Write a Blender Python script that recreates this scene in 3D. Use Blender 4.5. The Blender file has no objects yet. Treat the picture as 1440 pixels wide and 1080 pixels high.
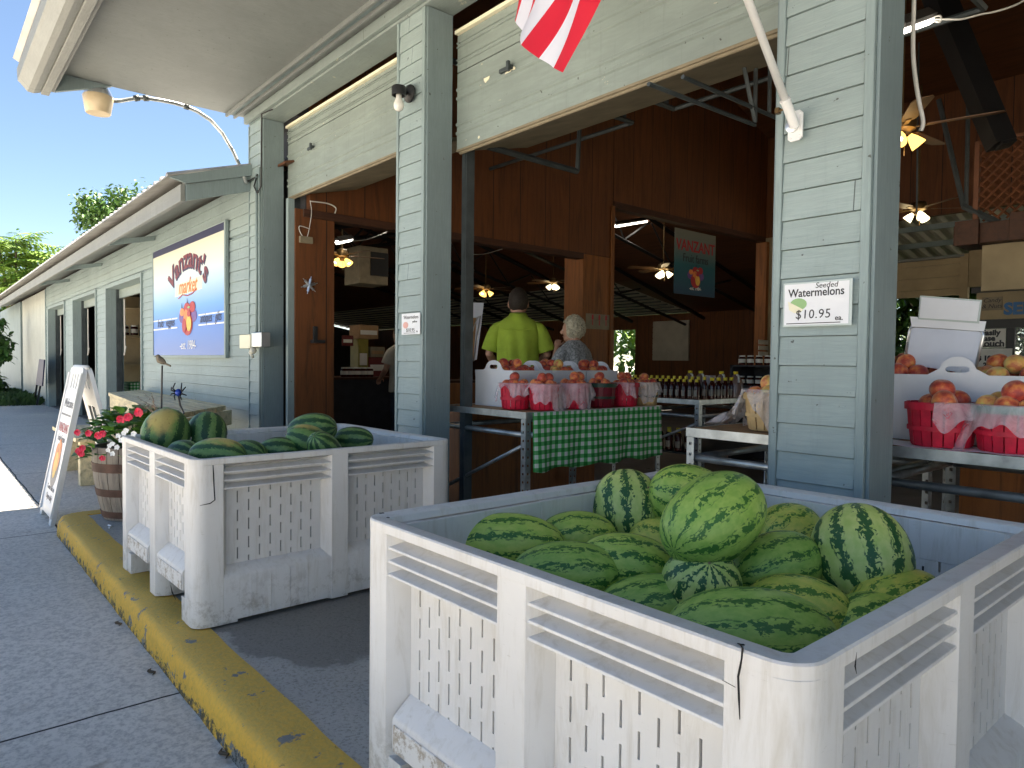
import bpy, bmesh, math, random
from mathutils import Vector, Matrix, Euler, noise
R = math.radians
random.seed(7)
S = bpy.context.scene
COL = S.collection
# ------------------------------------------------------------------ camera (solved from the photo's vanishing points)
CAMH = 1.10
_y, _p, _r, FPX = -0.863719, -0.0310295, 0.0111806, 981.118
_d = Vector((math.sin(_y)*math.cos(_p), math.cos(_y)*math.cos(_p), math.sin(_p)))
_rt = _d.cross(Vector((0, 0, 1))).normalized(); _up = _rt.cross(_d)
RT = _rt*math.cos(_r) + _up*math.sin(_r); UP = -_rt*math.sin(_r) + _up*math.cos(_r)
CAM = Vector((0, 0, CAMH))
cd = bpy.data.cameras.new('camera'); cam = bpy.data.objects.new('camera', cd); COL.objects.link(cam)
cam.matrix_world = Matrix(((RT.x, UP.x, -_d.x, 0), (RT.y, UP.y, -_d.y, 0), (RT.z, UP.z, -_d.z, CAMH), (0, 0, 0, 1)))
cd.sensor_width = 36; cd.lens = FPX/1440*36; cd.clip_start = .05; cd.clip_end = 2000
S.camera = cam
def ray(px, py): return RT*((px-720)/FPX) + UP*((540-py)/FPX) + _d
def atZ(px, py, z): r = ray(px, py); return CAM + r*((z-CAMH)/r.z)
def atY(px, py, y): r = ray(px, py); return CAM + r*(y/r.y)
def atX(px, py, x): r = ray(px, py); return CAM + r*(x/r.x)
def depth(p): return (Vector(p)-CAM).dot(_d)
# ------------------------------------------------------------------ materials
class NB:
    def __init__(s, name):
        s.m = bpy.data.materials.new(name); s.m.use_nodes = True; s.t = s.m.node_tree; s.b = s.t.nodes['Principled BSDF']
        s.out = s.t.nodes['Material Output']
    def n(s, typ, **kw):
        nd = s.t.nodes.new(typ)
        for k, v in kw.items():
            if k in nd.inputs: s.i(nd, k, v)
            else: setattr(nd, k, v)
        return nd
    def i(s, nd, k, v):
        if isinstance(v, bpy.types.NodeSocket): s.t.links.new(v, nd.inputs[k])
        else: nd.inputs[k].default_value = v
    def coord(s, kind='Object', scale=(1, 1, 1)):
        tc = s.n('ShaderNodeTexCoord'); mp = s.n('ShaderNodeMapping'); s.t.links.new(tc.outputs[kind], mp.inputs['Vector'])
        mp.inputs['Scale'].default_value = scale; return mp.outputs[0]
    def world(s, scale=(1, 1, 1)):
        g = s.n('ShaderNodeNewGeometry'); mp = s.n('ShaderNodeMapping'); s.t.links.new(g.outputs['Position'], mp.inputs['Vector'])
        mp.inputs['Scale'].default_value = scale; return mp.outputs[0]
    def noise(s, vec, scale=5, detail=4, rough=.55, dist=0):
        nd = s.n('ShaderNodeTexNoise'); s.i(nd, 'Vector', vec); nd.inputs['Scale'].default_value = scale
        nd.inputs['Detail'].default_value = detail; nd.inputs['Roughness'].default_value = rough; nd.inputs['Distortion'].default_value = dist
        return nd.outputs['Fac']
    def ramp(s, fac, stops, interp='LINEAR'):
        nd = s.n('ShaderNodeValToRGB'); s.i(nd, 'Fac', fac); cr = nd.color_ramp; cr.interpolation = interp
        while len(cr.elements) < len(stops): cr.elements.new(.5)
        for e, (p, c) in zip(cr.elements, stops):
            e.position = p; e.color = (c if isinstance(c, tuple) else (c, c, c)) + (1,) if not (isinstance(c, tuple) and len(c) == 4) else c
        return nd.outputs['Color']
    def mix(s, f, a, b, mode='MIX'):
        nd = s.n('ShaderNodeMix', data_type='RGBA', blend_type=mode)
        for k, v in ((0, f), (6, a), (7, b)):
            if isinstance(v, bpy.types.NodeSocket): s.t.links.new(v, nd.inputs[k])
            elif k == 0: nd.inputs[0].default_value = v
            else: nd.inputs[k].default_value = tuple(v)+(1,) if len(v) == 3 else v
        return nd.outputs[2]
    def math(s, op, a, b=0, c=0):
        nd = s.n('ShaderNodeMath', operation=op)
        for k, v in enumerate((a, b, c)):
            if isinstance(v, bpy.types.NodeSocket): s.t.links.new(v, nd.inputs[k])
            else: nd.inputs[k].default_value = v
        return nd.outputs[0]
    def smooth(s, v, lo, hi):
        nd = s.n('ShaderNodeMapRange', interpolation_type='SMOOTHSTEP'); s.i(nd, 'Value', v)
        for k, x in (('From Min', lo), ('From Max', hi)): s.i(nd, k, x)
        return nd.outputs[0]
    def sep(s, v):
        nd = s.n('ShaderNodeSeparateXYZ'); s.i(nd, 0, v); return nd.outputs
    def base(s, c):
        if isinstance(c, bpy.types.NodeSocket): s.t.links.new(c, s.b.inputs['Base Color'])
        else: s.b.inputs['Base Color'].default_value = tuple(c)+(1,)
    def rough(s, r): s.i(s.b, 'Roughness', r)
    def bump(s, h, strength=.3, dist=.01):
        nd = s.n('ShaderNodeBump'); nd.inputs['Strength'].default_value = strength; nd.inputs['Distance'].default_value = dist
        s.i(nd, 'Height', h); s.t.links.new(nd.outputs[0], s.b.inputs['Normal'])
M = {}
def simple(name, c, rough=.6, metal=0, var=.25, scale=8, bump=0, emit=None, es=1):
    k = NB(name); v = k.coord('Object'); f = k.noise(v, scale, 5)
    lo = tuple(x*(1-var) for x in c); hi = tuple(min(1, x*(1+var*.6)) for x in c)
    k.base(k.ramp(f, [(.3, lo), (.7, hi)])); k.rough(rough); k.b.inputs['Metallic'].default_value = metal
    if bump: k.bump(k.noise(v, scale*6, 4), bump, .004)
    if emit: k.b.inputs['Emission Color'].default_value = tuple(emit)+(1,); k.b.inputs['Emission Strength'].default_value = es
    M[name] = k.m; return k.m
def m_siding(name, c, grain=(1, 1, 14), chip=.0, world=True):
    k = NB(name); v = k.world((1, 1, 1)); g = k.world((1.2, 1.2, 1)) ; gv = k.world(grain)
    f = k.noise(v, 1.6, 5, .6); fine = k.noise(gv, 9, 6, .65, .6)
    c1 = k.mix(k.ramp(f, [(.3, 0.0), (.7, 1.0)]), tuple(x*.84 for x in c), tuple(x*1.08 for x in c))
    c2 = k.mix(k.ramp(fine, [(.42, .35), (.6, 0.0)]), c1, tuple(x*.72 for x in c))
    sp_ = k.sep(k.world()); bi = k.math('FLOOR', k.math('DIVIDE', k.math('SUBTRACT', sp_[2], .667), .1082)); rn = k.math('FRACT', k.math('MULTIPLY', k.math('SINE', k.math('MULTIPLY', bi, 12.9)), 43.7))
    if grain[2] > 5 and grain[0] < 3:
        c2 = k.mix(k.math('MULTIPLY', rn, .16), c2, tuple(x*.6 for x in c))
        jx = k.math('FRACT', k.math('ADD', k.math('DIVIDE', sp_[0], 2.9), k.math('MULTIPLY', rn, 7.3))); c2 = k.mix(k.math('MULTIPLY', k.math('LESS_THAN', jx, .0014), .8), c2, (.03, .035, .033))
    drip = k.noise(k.world((9, 9, .5)), 2.2, 4, .7); c2 = k.mix(k.ramp(drip, [(.55, 0.0), (.72, .35)]), c2, tuple(x*.62 for x in c))
    spots = k.noise(k.world((1, 1, 1)), 34, 2, .5); sm = k.ramp(spots, [(.735, 0.0), (.76, 1.0)])
    c3 = k.mix(k.math('MULTIPLY', sm, .8), c2, (.045, .045, .04))
    if chip:
        ch = k.noise(k.world((1, 1, 2.5)), 7, 6, .7); cm = k.ramp(ch, [(.70-chip, 0.0), (.715-chip, 1.0)]); c3 = k.mix(cm, c3, (.5, .47, .36))
    k.base(c3); k.rough(.55); k.bump(fine, .35, .004); M[name] = k.m
m_siding('siding_paint', (.325, .405, .40))
m_siding('trim_paint', (.27, .345, .345), (14, 14, 1))
m_siding('jamb_paint', (.22, .285, .295), (14, 14, 1))
m_siding('header_paint', (.255, .305, .29), (1, 14, 14), .02)
m_siding('door_paint', (.265, .315, .29), (.5, .5, 3), .03)
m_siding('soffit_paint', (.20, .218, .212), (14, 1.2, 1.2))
m_siding('fascia_paint', (.245, .255, .24), (1, 10, 10))
m_siding('stucco', (.50, .52, .47), (2, 2, 2))
def m_ply(name, c, ax=2, plank=None):
    k = NB(name); sc = [7, 7, 7]; sc[ax] = .55; v = k.world(tuple(sc)); f = k.noise(v, 2.2, 8, .68, 1.1); big = k.noise(k.world(), .9, 3)
    cc = k.ramp(f, [(.3, tuple(x*.45 for x in c)), (.5, c), (.72, tuple(x*1.35 for x in c))])
    cc = k.mix(k.ramp(big, [(.35, .35), (.65, 0.0)]), cc, tuple(x*.5 for x in c))
    if plank:
        s = k.sep(k.world()); y = k.math('ADD', s[0], s[1]); fr = k.math('FRACT', k.math('DIVIDE', y, plank))
        cc = k.mix(k.math('LESS_THAN', fr, .022), cc, (.008, .004, .002))
    k.base(cc); k.rough(.62); k.bump(f, .25, .003); M[name] = k.m
m_ply('plywood', (.155, .050, .012), 2, .41); m_ply('plywood_light', (.27, .092, .02), 2); m_ply('deck_wood', (.12, .042, .014), 0, None)
m_ply('beam_wood', (.07, .024, .01), 1); m_ply('bench_wood', (.74, .62, .38), 0); m_ply('barrel_wood', (.30, .25, .20), 2)
def m_crate():
    k = NB('crate_plastic'); v = k.coord('Object'); b = k.noise(v, 2.2, 6, .6); sc = k.noise(k.coord('Object', (1, 1, 5)), 26, 6, .75); st = k.noise(k.coord('Object', (6, 6, .8)), 5, 6, .7, .5)
    c = k.ramp(b, [(.3, (.62, .60, .575)), (.7, (.72, .705, .68))])
    c = k.mix(k.ramp(st, [(.50, 0.0), (.72, .55)]), c, (.46, .42, .35))
    c = k.mix(k.ramp(sc, [(.63, 0.0), (.69, .3)]), c, (.36, .33, .28))
    z = k.sep(k.coord('Object'))[2]; low = k.smooth(z, .26, .02)
    dn = k.ramp(k.noise(v, 13, 7, .8), [(.50, 0.0), (.62, .5)])
    c = k.mix(k.math('MULTIPLY', low, dn), c, (.20, .165, .12))
    k.base(c); k.rough(k.ramp(sc, [(.3, .42), (.7, .62)])); k.b.inputs['Subsurface Weight'].default_value = 0
    k.bump(k.noise(v, 9, 4, .6), .18, .004); M['crate_plastic'] = k.m
m_crate()
def m_dirty_crate():
    k = NB('crate_scuffed'); v = k.coord('Object'); f = k.noise(v, 38, 7, .8); g = k.noise(v, 9, 5)
    m = k.ramp(k.math('MULTIPLY', f, k.math('ADD', g, .55)), [(.51, 0.0), (.60, .9)])
    k.base(k.mix(m, (.70, .68, .65), (.36, .30, .23))); k.rough(.7); k.bump(f, .3, .004); M['crate_scuffed'] = k.m
m_dirty_crate()
simple('slot_shade_and_damage', (.015, .014, .013), .9)
def m_melon(name, light, light2, dark, n, amp, spot=False, w=.5, fine=.2, cellamp=.62):
    k = NB(name); v = k.coord('Object'); oi = k.n('ShaderNodeObjectInfo'); rnd = oi.outputs['Random']
    off = k.n('ShaderNodeVectorMath', operation='ADD'); k.i(off, 0, v); cmb = k.n('ShaderNodeCombineXYZ'); k.i(cmb, 'X', k.math('MULTIPLY', rnd, 37.0)); k.i(cmb, 'Y', k.math('MULTIPLY', rnd, 11.0)); k.i(off, 1, cmb.outputs[0]); vv = off.outputs[0]
    s = k.sep(v); th = k.math('DIVIDE', k.math('ARCTAN2', s[2], s[1]), 2*math.pi)
    # radius from the long axis: keeps the stripes narrow at the poles
    n1 = k.math('MULTIPLY', k.math('SUBTRACT', k.noise(vv, 2.6, 3, .5), .5), amp)
    n2 = k.math('MULTIPLY', k.math('SUBTRACT', k.noise(vv, 16, 6, .7), .5), fine*2.2)
    wv = k.n('ShaderNodeVectorMath', operation='ADD'); k.i(wv, 0, vv); cw = k.n('ShaderNodeTexNoise'); k.i(cw, 'Vector', vv); cw.inputs['Scale'].default_value = 6; cw.inputs['Detail'].default_value = 3
    sv = k.n('ShaderNodeVectorMath', operation='SCALE'); k.i(sv, 0, cw.outputs['Color']); sv.inputs['Scale'].default_value = .22; k.i(wv, 1, sv.outputs[0])
    nd3 = k.n('ShaderNodeTexVoronoi', feature='SMOOTH_F1'); k.i(nd3, 'Vector', wv.outputs[0]); nd3.inputs['Scale'].default_value = 15; nd3.inputs['Smoothness'].default_value = .22
    cellr = k.sep(nd3.outputs['Color'])[0]
    a = k.math('MULTIPLY', th, float(n)); a = k.math('ADD', a, n1)
    tri = k.math('MULTIPLY', k.math('ABSOLUTE', k.math('SUBTRACT', k.math('FRACT', a), .5)), 2.0)
    tri = k.math('ADD', tri, n2); tri = k.math('ADD', tri, k.math('MULTIPLY', k.math('SUBTRACT', cellr, .5), cellamp))
    wid = k.math('ADD', w, k.math('MULTIPLY', k.math('SUBTRACT', k.noise(vv, 3.1, 2), .5), .45))
    mask = k.smooth(k.math('SUBTRACT', tri, wid), .02, -.05)
    vein = k.n('ShaderNodeTexVoronoi', feature='DISTANCE_TO_EDGE'); k.i(vein, 'Vector', wv.outputs[0]); vein.inputs['Scale'].default_value = 15
    vm = k.math('MULTIPLY', k.smooth(k.math('ADD', vein.outputs[0], k.math('MULTIPLY', k.noise(vv, 9, 3), .12)), .07, .03), .75)
    mott = k.noise(vv, 5, 4, .6)
    lc = k.mix(k.ramp(mott, [(.35, 0.0), (.65, 1.0)]), light, light2)
    lc = k.mix(k.math('MULTIPLY', vm, k.smooth(tri, .95, .3)), lc, tuple(x*.55 for x in light))
    dc = k.mix(k.ramp(k.noise(vv, 14, 4, .7), [(.62, 0.0), (.7, .8)]), dark, tuple(a_*.5+b_*.5 for a_, b_ in zip(dark, light)))
    tri2 = k.math('MULTIPLY', k.math('ABSOLUTE', k.math('SUBTRACT', k.math('FRACT', k.math('ADD', k.math('MULTIPLY', th, float(n*2)), k.math('MULTIPLY', n1, 2.2))), .5)), 2.0)
    thin = k.math('MULTIPLY', k.smooth(k.math('ADD', tri2, k.math('MULTIPLY', n2, 1.2)), .16, .02), k.smooth(k.noise(vv, 3.3, 2), .42, .56))
    lc = k.mix(k.math('MULTIPLY', thin, .8), lc, dark)
    c = k.mix(mask, lc, dc)
    if spot:
        dt = k.n('ShaderNodeVectorMath', operation='DOT_PRODUCT'); k.i(dt, 0, v); dt.inputs[1].default_value = (.25, -.05, .97)
        sp = k.math('MULTIPLY', k.smooth(k.math('ADD', dt.outputs['Value'], k.math('MULTIPLY', k.noise(vv, 3, 4), .5)), .95, 1.2), .85)
        c = k.mix(sp, c, (.56, .42, .13))
        sc = k.math('MULTIPLY', k.ramp(k.noise(vv, 6, 6, .75), [(.62, 0.0), (.66, 1.0)]), sp); c = k.mix(sc, c, (.12, .06, .02))
    k.base(c); k.rough(k.ramp(k.noise(vv, 6, 4), [(.3, .32), (.7, .5)])); k.b.inputs['Specular IOR Level'].default_value = .4
    k.bump(k.noise(vv, 22, 3), .08, .004); M[name] = k.m
m_melon('melon_light', (.52, .62, .13), (.35, .53, .085), (.05, .17, .028), 11, .8, w=.25, fine=.42, cellamp=.5)
m_melon('melon_round', (.62, .67, .22), (.46, .58, .14), (.03, .115, .033), 11, .5, w=.38, fine=.36, cellamp=.65)
m_melon('melon_mid', (.38, .53, .115), (.24, .42, .07), (.045, .155, .028), 11, .9, w=.24, fine=.42, cellamp=.5)
m_melon('melon_yellow', (.66, .62, .12), (.44, .54, .09), (.08, .21, .03), 10, .9, w=.22, fine=.42, cellamp=.5)
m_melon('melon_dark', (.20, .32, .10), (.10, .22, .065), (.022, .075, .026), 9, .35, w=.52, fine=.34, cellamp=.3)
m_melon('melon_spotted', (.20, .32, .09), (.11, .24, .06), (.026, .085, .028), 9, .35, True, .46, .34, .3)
def m_peach(name, a, b, c):
    k = NB(name); v = k.coord('Object'); oi = k.n('ShaderNodeObjectInfo'); off = k.n('ShaderNodeVectorMath', operation='ADD'); k.i(off, 0, v); k.i(off, 1, k.math('MULTIPLY', oi.outputs['Random'], 30.0))
    f = k.noise(off.outputs[0], 1.3, 4, .55); sp = k.noise(off.outputs[0], 14, 3)
    cc = k.ramp(f, [(.36, a), (.5, b), (.64, c)]); cc = k.mix(k.ramp(sp, [(.55, 0.0), (.7, .4)]), cc, b)
    k.base(cc); k.rough(.48); k.b.inputs['Sheen Weight'].default_value = .25; k.bump(sp, .1, .002); M[name] = k.m
m_peach('peach_skin', (.78, .36, .09), (.66, .15, .05), (.36, .035, .025)); m_peach('peach_red', (.70, .22, .06), (.50, .06, .03), (.28, .02, .02)); m_peach('peach_green', (.60, .54, .14), (.72, .38, .10), (.55, .16, .06))
def m_ground():
    k = NB('street_concrete'); v = k.world(); s = k.sep(v)
    f = k.noise(v, .7, 6, .6); g = k.noise(v, 45, 5, .75); st = k.noise(v, 2.4, 6, .65, .4)
    c = k.ramp(f, [(.3, (.60, .56, .50)), (.7, (.68, .64, .57))])
    c = k.mix(k.ramp(st, [(.55, 0.0), (.75, .4)]), c, (.47, .44, .395))
    c = k.mix(k.ramp(g, [(.38, .5), (.56, 0.0)]), c, (.20, .195, .185)); c = k.mix(k.ramp(g, [(.62, 0.0), (.72, .4)]), c, (.55, .54, .51))
    sp = k.noise(v, 7.5, 2, .5); c = k.mix(k.ramp(sp, [(.765, 0.0), (.785, .85)]), c, (.03, .028, .024))
    br = k.noise(v, 4.3, 3, .5); c = k.mix(k.ramp(br, [(.70, 0.0), (.76, .4)]), c, (.20, .12, .06))
    wob = k.math('MULTIPLY', k.math('SUBTRACT', k.noise(v, 3, 3), .5), .03)
    fr = k.math('FRACT', k.math('DIVIDE', k.math('ADD', k.math('ADD', s[0], 2.69), wob), 3.06))
    j = k.math('LESS_THAN', k.math('ABSOLUTE', k.math('SUBTRACT', k.math('ABSOLUTE', k.math('SUBTRACT', fr, .5)), .5)), .0019)
    fy = k.math('FRACT', k.math('DIVIDE', k.math('ADD', k.math('ADD', s[1], 2.3), wob), 3.06))
    j2 = k.math('LESS_THAN', k.math('ABSOLUTE', k.math('SUBTRACT', k.math('ABSOLUTE', k.math('SUBTRACT', fy, .5)), .5)), .0019)
    jj = k.math('MAXIMUM', j, j2); c = k.mix(jj, c, (.02, .02, .018)); k.base(c); k.rough(.85)
    k.bump(k.math('SUBTRACT', g, k.math('MULTIPLY', jj, 2.0)), .5, .004); M['street_concrete'] = k.m
    k = NB('apron_concrete'); v = k.world(); f = k.noise(v, 1.1, 6, .6); g = k.noise(v, 75, 5, .8)
    c = k.ramp(f, [(.3, (.41, .385, .345)), (.7, (.49, .46, .41))]); c = k.mix(k.ramp(g, [(.36, .6), (.5, 0.0)]), c, (.10, .096, .09)); c = k.mix(k.ramp(g, [(.6, 0.0), (.7, .6)]), c, (.42, .41, .39))
    # water stain that has run out of the left crate
    d = k.n('ShaderNodeVectorMath', operation='DISTANCE'); mp = k.world((.62, 1, 0)); k.i(d, 0, mp); d.inputs[1].default_value = (-2.95*.62, 1.30, 0)
    wet = k.smooth(k.math('ADD', d.outputs['Value'], k.math('MULTIPLY', k.noise(v, 2.2, 5, .6), .5)), .66, .63)
    edge = k.smooth(k.math('ABSOLUTE', k.math('SUBTRACT', k.math('ADD', d.outputs['Value'], k.math('MULTIPLY', k.noise(v, 2.2, 5, .6), .5)), .66)), .03, 0.0)
    c = k.mix(k.math('MULTIPLY', wet, .55), c, tuple([.055, .052, .047])); c = k.mix(k.math('MULTIPLY', edge, .25), c, (.3, .29, .27))
    k.base(c); k.rough(k.math('SUBTRACT', .85, k.math('MULTIPLY', wet, .3))); k.bump(g, .55, .004); M['apron_concrete'] = k.m
    k = NB('curb_paint'); v = k.world(); f = k.noise(v, 9, 7, .72); g = k.noise(v, 60, 4, .7); z = k.sep(v)[2]; big = k.noise(k.world((1, 1, 1)), 2.1, 4, .6)
    c = k.ramp(big, [(.3, (.78, .42, .04)), (.7, (.90, .50, .05))]); c = k.mix(k.ramp(g, [(.4, .2), (.55, 0.0)]), c, (.30, .19, .05))
    # upward faces of the kerb, mixed towards a duller ochre
    geo = k.n('ShaderNodeNewGeometry'); nz = k.sep(geo.outputs['Normal'])[2]
    c = k.mix(k.math('MULTIPLY', k.smooth(nz, .55, .98), k.ramp(g, [(.3, .7), (.7, .3)])), c, (.54, .38, .10))
    ch = k.math('ADD', f, k.math('MULTIPLY', k.smooth(z, -.02, -.12), .08)); m1 = k.ramp(ch, [(.605, 0.0), (.625, 1.0)])
    c = k.mix(m1, c, (.20, .20, .19)); mil = k.math('ADD', k.noise(v, 26, 6, .8), k.math('MULTIPLY', k.smooth(z, -.03, -.12), .17)); m2 = k.ramp(mil, [(.64, 0.0), (.68, .9)])
    c = k.mix(m2, c, (.035, .036, .028)); k.base(c); k.rough(.7); k.bump(k.math('SUBTRACT', g, m1), .6, .006); M['curb_paint'] = k.m
m_ground()
def m_gingham():
    k = NB('gingham'); s = k.sep(k.world()); 
    def st(x): return k.math('GREATER_THAN', k.math('FRACT', k.math('DIVIDE', x, .052)), .5)
    f = k.math('MULTIPLY', k.math('ADD', st(s[1]), st(s[2])), .5)
    k.base(k.ramp(f, [(0.0, (.62, .68, .64)), (.5, (.09, .40, .13)), (1.0, (.01, .20, .03))], 'CONSTANT')); 
    cr = [n for n in k.t.nodes if n.type == 'VALTORGB'][-1].color_ramp; cr.elements[1].position = .25; cr.elements[2].position = .75
    k.rough(.8); M['gingham'] = k.m
m_gingham()
def m_film(name, c, a):
    k = NB(name); v = k.coord('Object'); f = k.noise(v, 14, 5, .65, 1.5)
    k.base(c); k.rough(.28); tr = k.n('ShaderNodeBsdfTransparent'); mx = k.n('ShaderNodeMixShader')
    k.i(mx, 0, k.ramp(f, [(.3, a*.75), (.7, min(1, a*1.5))])); k.t.links.new(tr.outputs[0], mx.inputs[1]); k.t.links.new(k.b.outputs[0], mx.inputs[2]); k.t.links.new(mx.outputs[0], k.out.inputs[0])
    k.b.inputs['Transmission Weight'].default_value = 0; k.bump(f, .4, .01); M[name] = k.m
m_film('bag_film', (.88, .84, .88), .30)
m_film('glass_lid', (.8, .8, .8), .12)
simple('galvanised', (.42, .45, .46), .38, .75, .35, 14); simple('steel_dark', (.06, .07, .075), .5, .6, .3, 10); simple('track_grey', (.07, .085, .09), .5, .4, .3)
simple('black_steel', (.012, .012, .013), .5); simple('black_paint', (.018, .018, .02), .45, 0, .4, 20, .2); simple('white_paint', (.80, .80, .79), .35, 0, .06)
simple('box_card', (.74, .76, .80), .5, 0, .06); simple('brown_card', (.36, .21, .10), .8, 0, .2); simple('paper', (.82, .83, .86), .45, 0, .05); simple('laminate', (.55, .62, .60), .2, 0, .1)
simple('white_board', (.66, .70, .80), .3, 0, .06); simple('ink', (.02, .02, .025), .5, 0, 0); simple('ink_grey', (.16, .16, .18), .5, 0, 0); simple('ink_red', (.45, .02, .03), .5, 0, 0); simple('ink_maroon', (.20, .02, .03), .5, 0, 0); simple('ink_navy', (.02, .025, .08), .5, 0, 0); simple('ink_blue', (.01, .13, .36), .5, 0, 0)
simple('ink_white', (.85, .85, .85), .5, 0, 0); simple('ink_orange', (.85, .25, .06), .5, 0, .3, 20); simple('ink_green', (.30, .50, .22), .5, 0, 0); simple('ink_cream', (.85, .80, .60), .5, 0, 0); simple('ink_yellow', (.85, .50, .08), .5, 0, .2, 20); simple('ink_purple', (.16, .07, .30), .5, 0, .3, 20); simple('pink_ink', (.80, .42, .36), .5, 0, 0)
simple('red_wood', (.60, .012, .045), .55, 0, .35, 16, .2); simple('maroon_wood', (.20, .006, .02), .5, 0, .3, 16, .2); simple('band_green', (.012, .05, .03), .5); simple('natural_wood', (.58, .40, .19), .6, 0, .25, 16, .2); simple('rim_green', (.03, .22, .17), .5)
simple('red_cloth', (.70, .008, .025), .6, 0, .12, 5); simple('white_cloth', (.80, .79, .84), .6, 0, .05, 5)
simple('syrup', (.045, .006, .004), .12, 0, .3); simple('jug_amber', (.20, .13, .11), .2, 0, .2); simple('cap_yellow', (.80, .62, .03), .4, 0, .1); simple('label_white', (.70, .68, .62), .5, 0, .1); simple('label_tan', (.30, .27, .22), .5, 0, .2); simple('cap_white', (.7, .7, .68), .4)
simple('iron_band', (.13, .07, .05), .7, .3, .4, 12, .3); simple('soil', (.05, .035, .02), .9, 0, .4, 30, .5); simple('leaf_begonia', (.12, .28, .045), .4, 0, .5, 25); simple('leaf_dark', (.035, .10, .02), .5, 0, .5, 4); simple('leaf_tree', (.09, .19, .035), .5, 0, .45, 2); simple('leaf_bright', (.19, .32, .045), .5, 0, .4, 2)
for _n in ('leaf_tree', 'leaf_bright', 'leaf_dark', 'leaf_begonia'):
    M[_n].node_tree.nodes['Principled BSDF'].inputs['Subsurface Weight'].default_value = 0
simple('petal_pink', (.80, .045, .10), .5, 0, .3, 30); simple('petal_white', (.85, .85, .83), .5, 0, .08, 30); simple('bark', (.10, .075, .05), .9, 0, .3, 8, .5); simple('dry_stalk', (.32, .22, .13), .8)
simple('shirt_lime', (.36, .50, .05), .85, 0, .22, 7, .3); simple('shirt_print', (.34, .36, .38), .8, 0, .7, 60); simple('shirt_beige', (.50, .45, .38), .8, 0, .1); simple('trousers_navy', (.03, .04, .07), .8); simple('trousers_khaki', (.30, .25, .17), .8); simple('skin', (.48, .26, .18), .5, 0, .1); simple('hair_brown', (.022, .014, .009), .7, 0, .5, 40, .6); simple('hair_grey', (.48, .44, .33), .7, 0, .4, 40, .6); simple('shoe', (.03, .025, .02), .5); simple('eye_white', (.8, .8, .78), .3); simple('lip', (.40, .13, .11), .5)
simple('roof_metal', (.42, .41, .39), .5, .3, .3, 3); simple('corrugated', (.50, .47, .40), .5, 0, .2, 3); simple('floor_concrete', (.16, .15, .14), .6, 0, .4, 1.2, .1); simple('dark_wall', (.05, .05, .055), .8); simple('inner_beige', (.34, .27, .16), .7, 0, .25, 3); simple('seal_wood', (.24, .20, .13), .8, 0, .25, 6, .15)
simple('brass', (.16, .10, .04), .4, .7); simple('blade_wood', (.14, .07, .03), .5, 0, .3, 8); simple('cable_white', (.62, .60, .55), .6, 0, .1); simple('rope_grey', (.30, .29, .27), .8); simple('green_paint', (.12, .26, .20), .5)
simple('fixture', (.12, .11, .10), .6); simple('bulb_frost', (.80, .78, .72), .25, 0, .05); simple('bronze_glass', (.62, .50, .33), .3, 0, .2, 6); simple('alu', (.62, .64, .66), .3, .85, .1); simple('feather', (.22, .18, .13), .8, 0, .5, 40); simple('spider_blue', (.02, .06, .35), .15, .3, .2); simple('plug', (.75, .72, .6), .5)
simple('vegetation', (.045, .10, .02), .6, 0, .5, 2); simple('red_box', (.14, .016, .016), .6); simple('yellow_box', (.26, .22, .035), .6); simple('cream_box', (.24, .20, .13), .6); simple('lattice_wood', (.17, .06, .024), .6, 0, .3, 8)
def emit(name, c, s):
    k = NB(name); e = k.n('ShaderNodeEmission'); e.inputs[0].default_value = tuple(c)+(1,); e.inputs[1].default_value = s; k.t.links.new(e.outputs[0], k.out.inputs[0]); M[name] = k.m
def m_fibre():
    k = NB('fibreglass'); k.base((.42, .40, .34)); k.rough(.6); tr = k.n('ShaderNodeBsdfTranslucent'); tr.inputs[0].default_value = (.5, .48, .40, 1); mx = k.n('ShaderNodeMixShader'); mx.inputs[0].default_value = .045; k.t.links.new(k.b.outputs[0], mx.inputs[1]); k.t.links.new(tr.outputs[0], mx.inputs[2]); k.t.links.new(mx.outputs[0], k.out.inputs[0]); M['fibreglass'] = k.m
m_fibre()
emit('tube_light', (1, .97, .9), 3); emit('lamp_amber', (1, .55, .13), .8); emit('lamp_warm', (1, .86, .5), 1.3)
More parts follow.
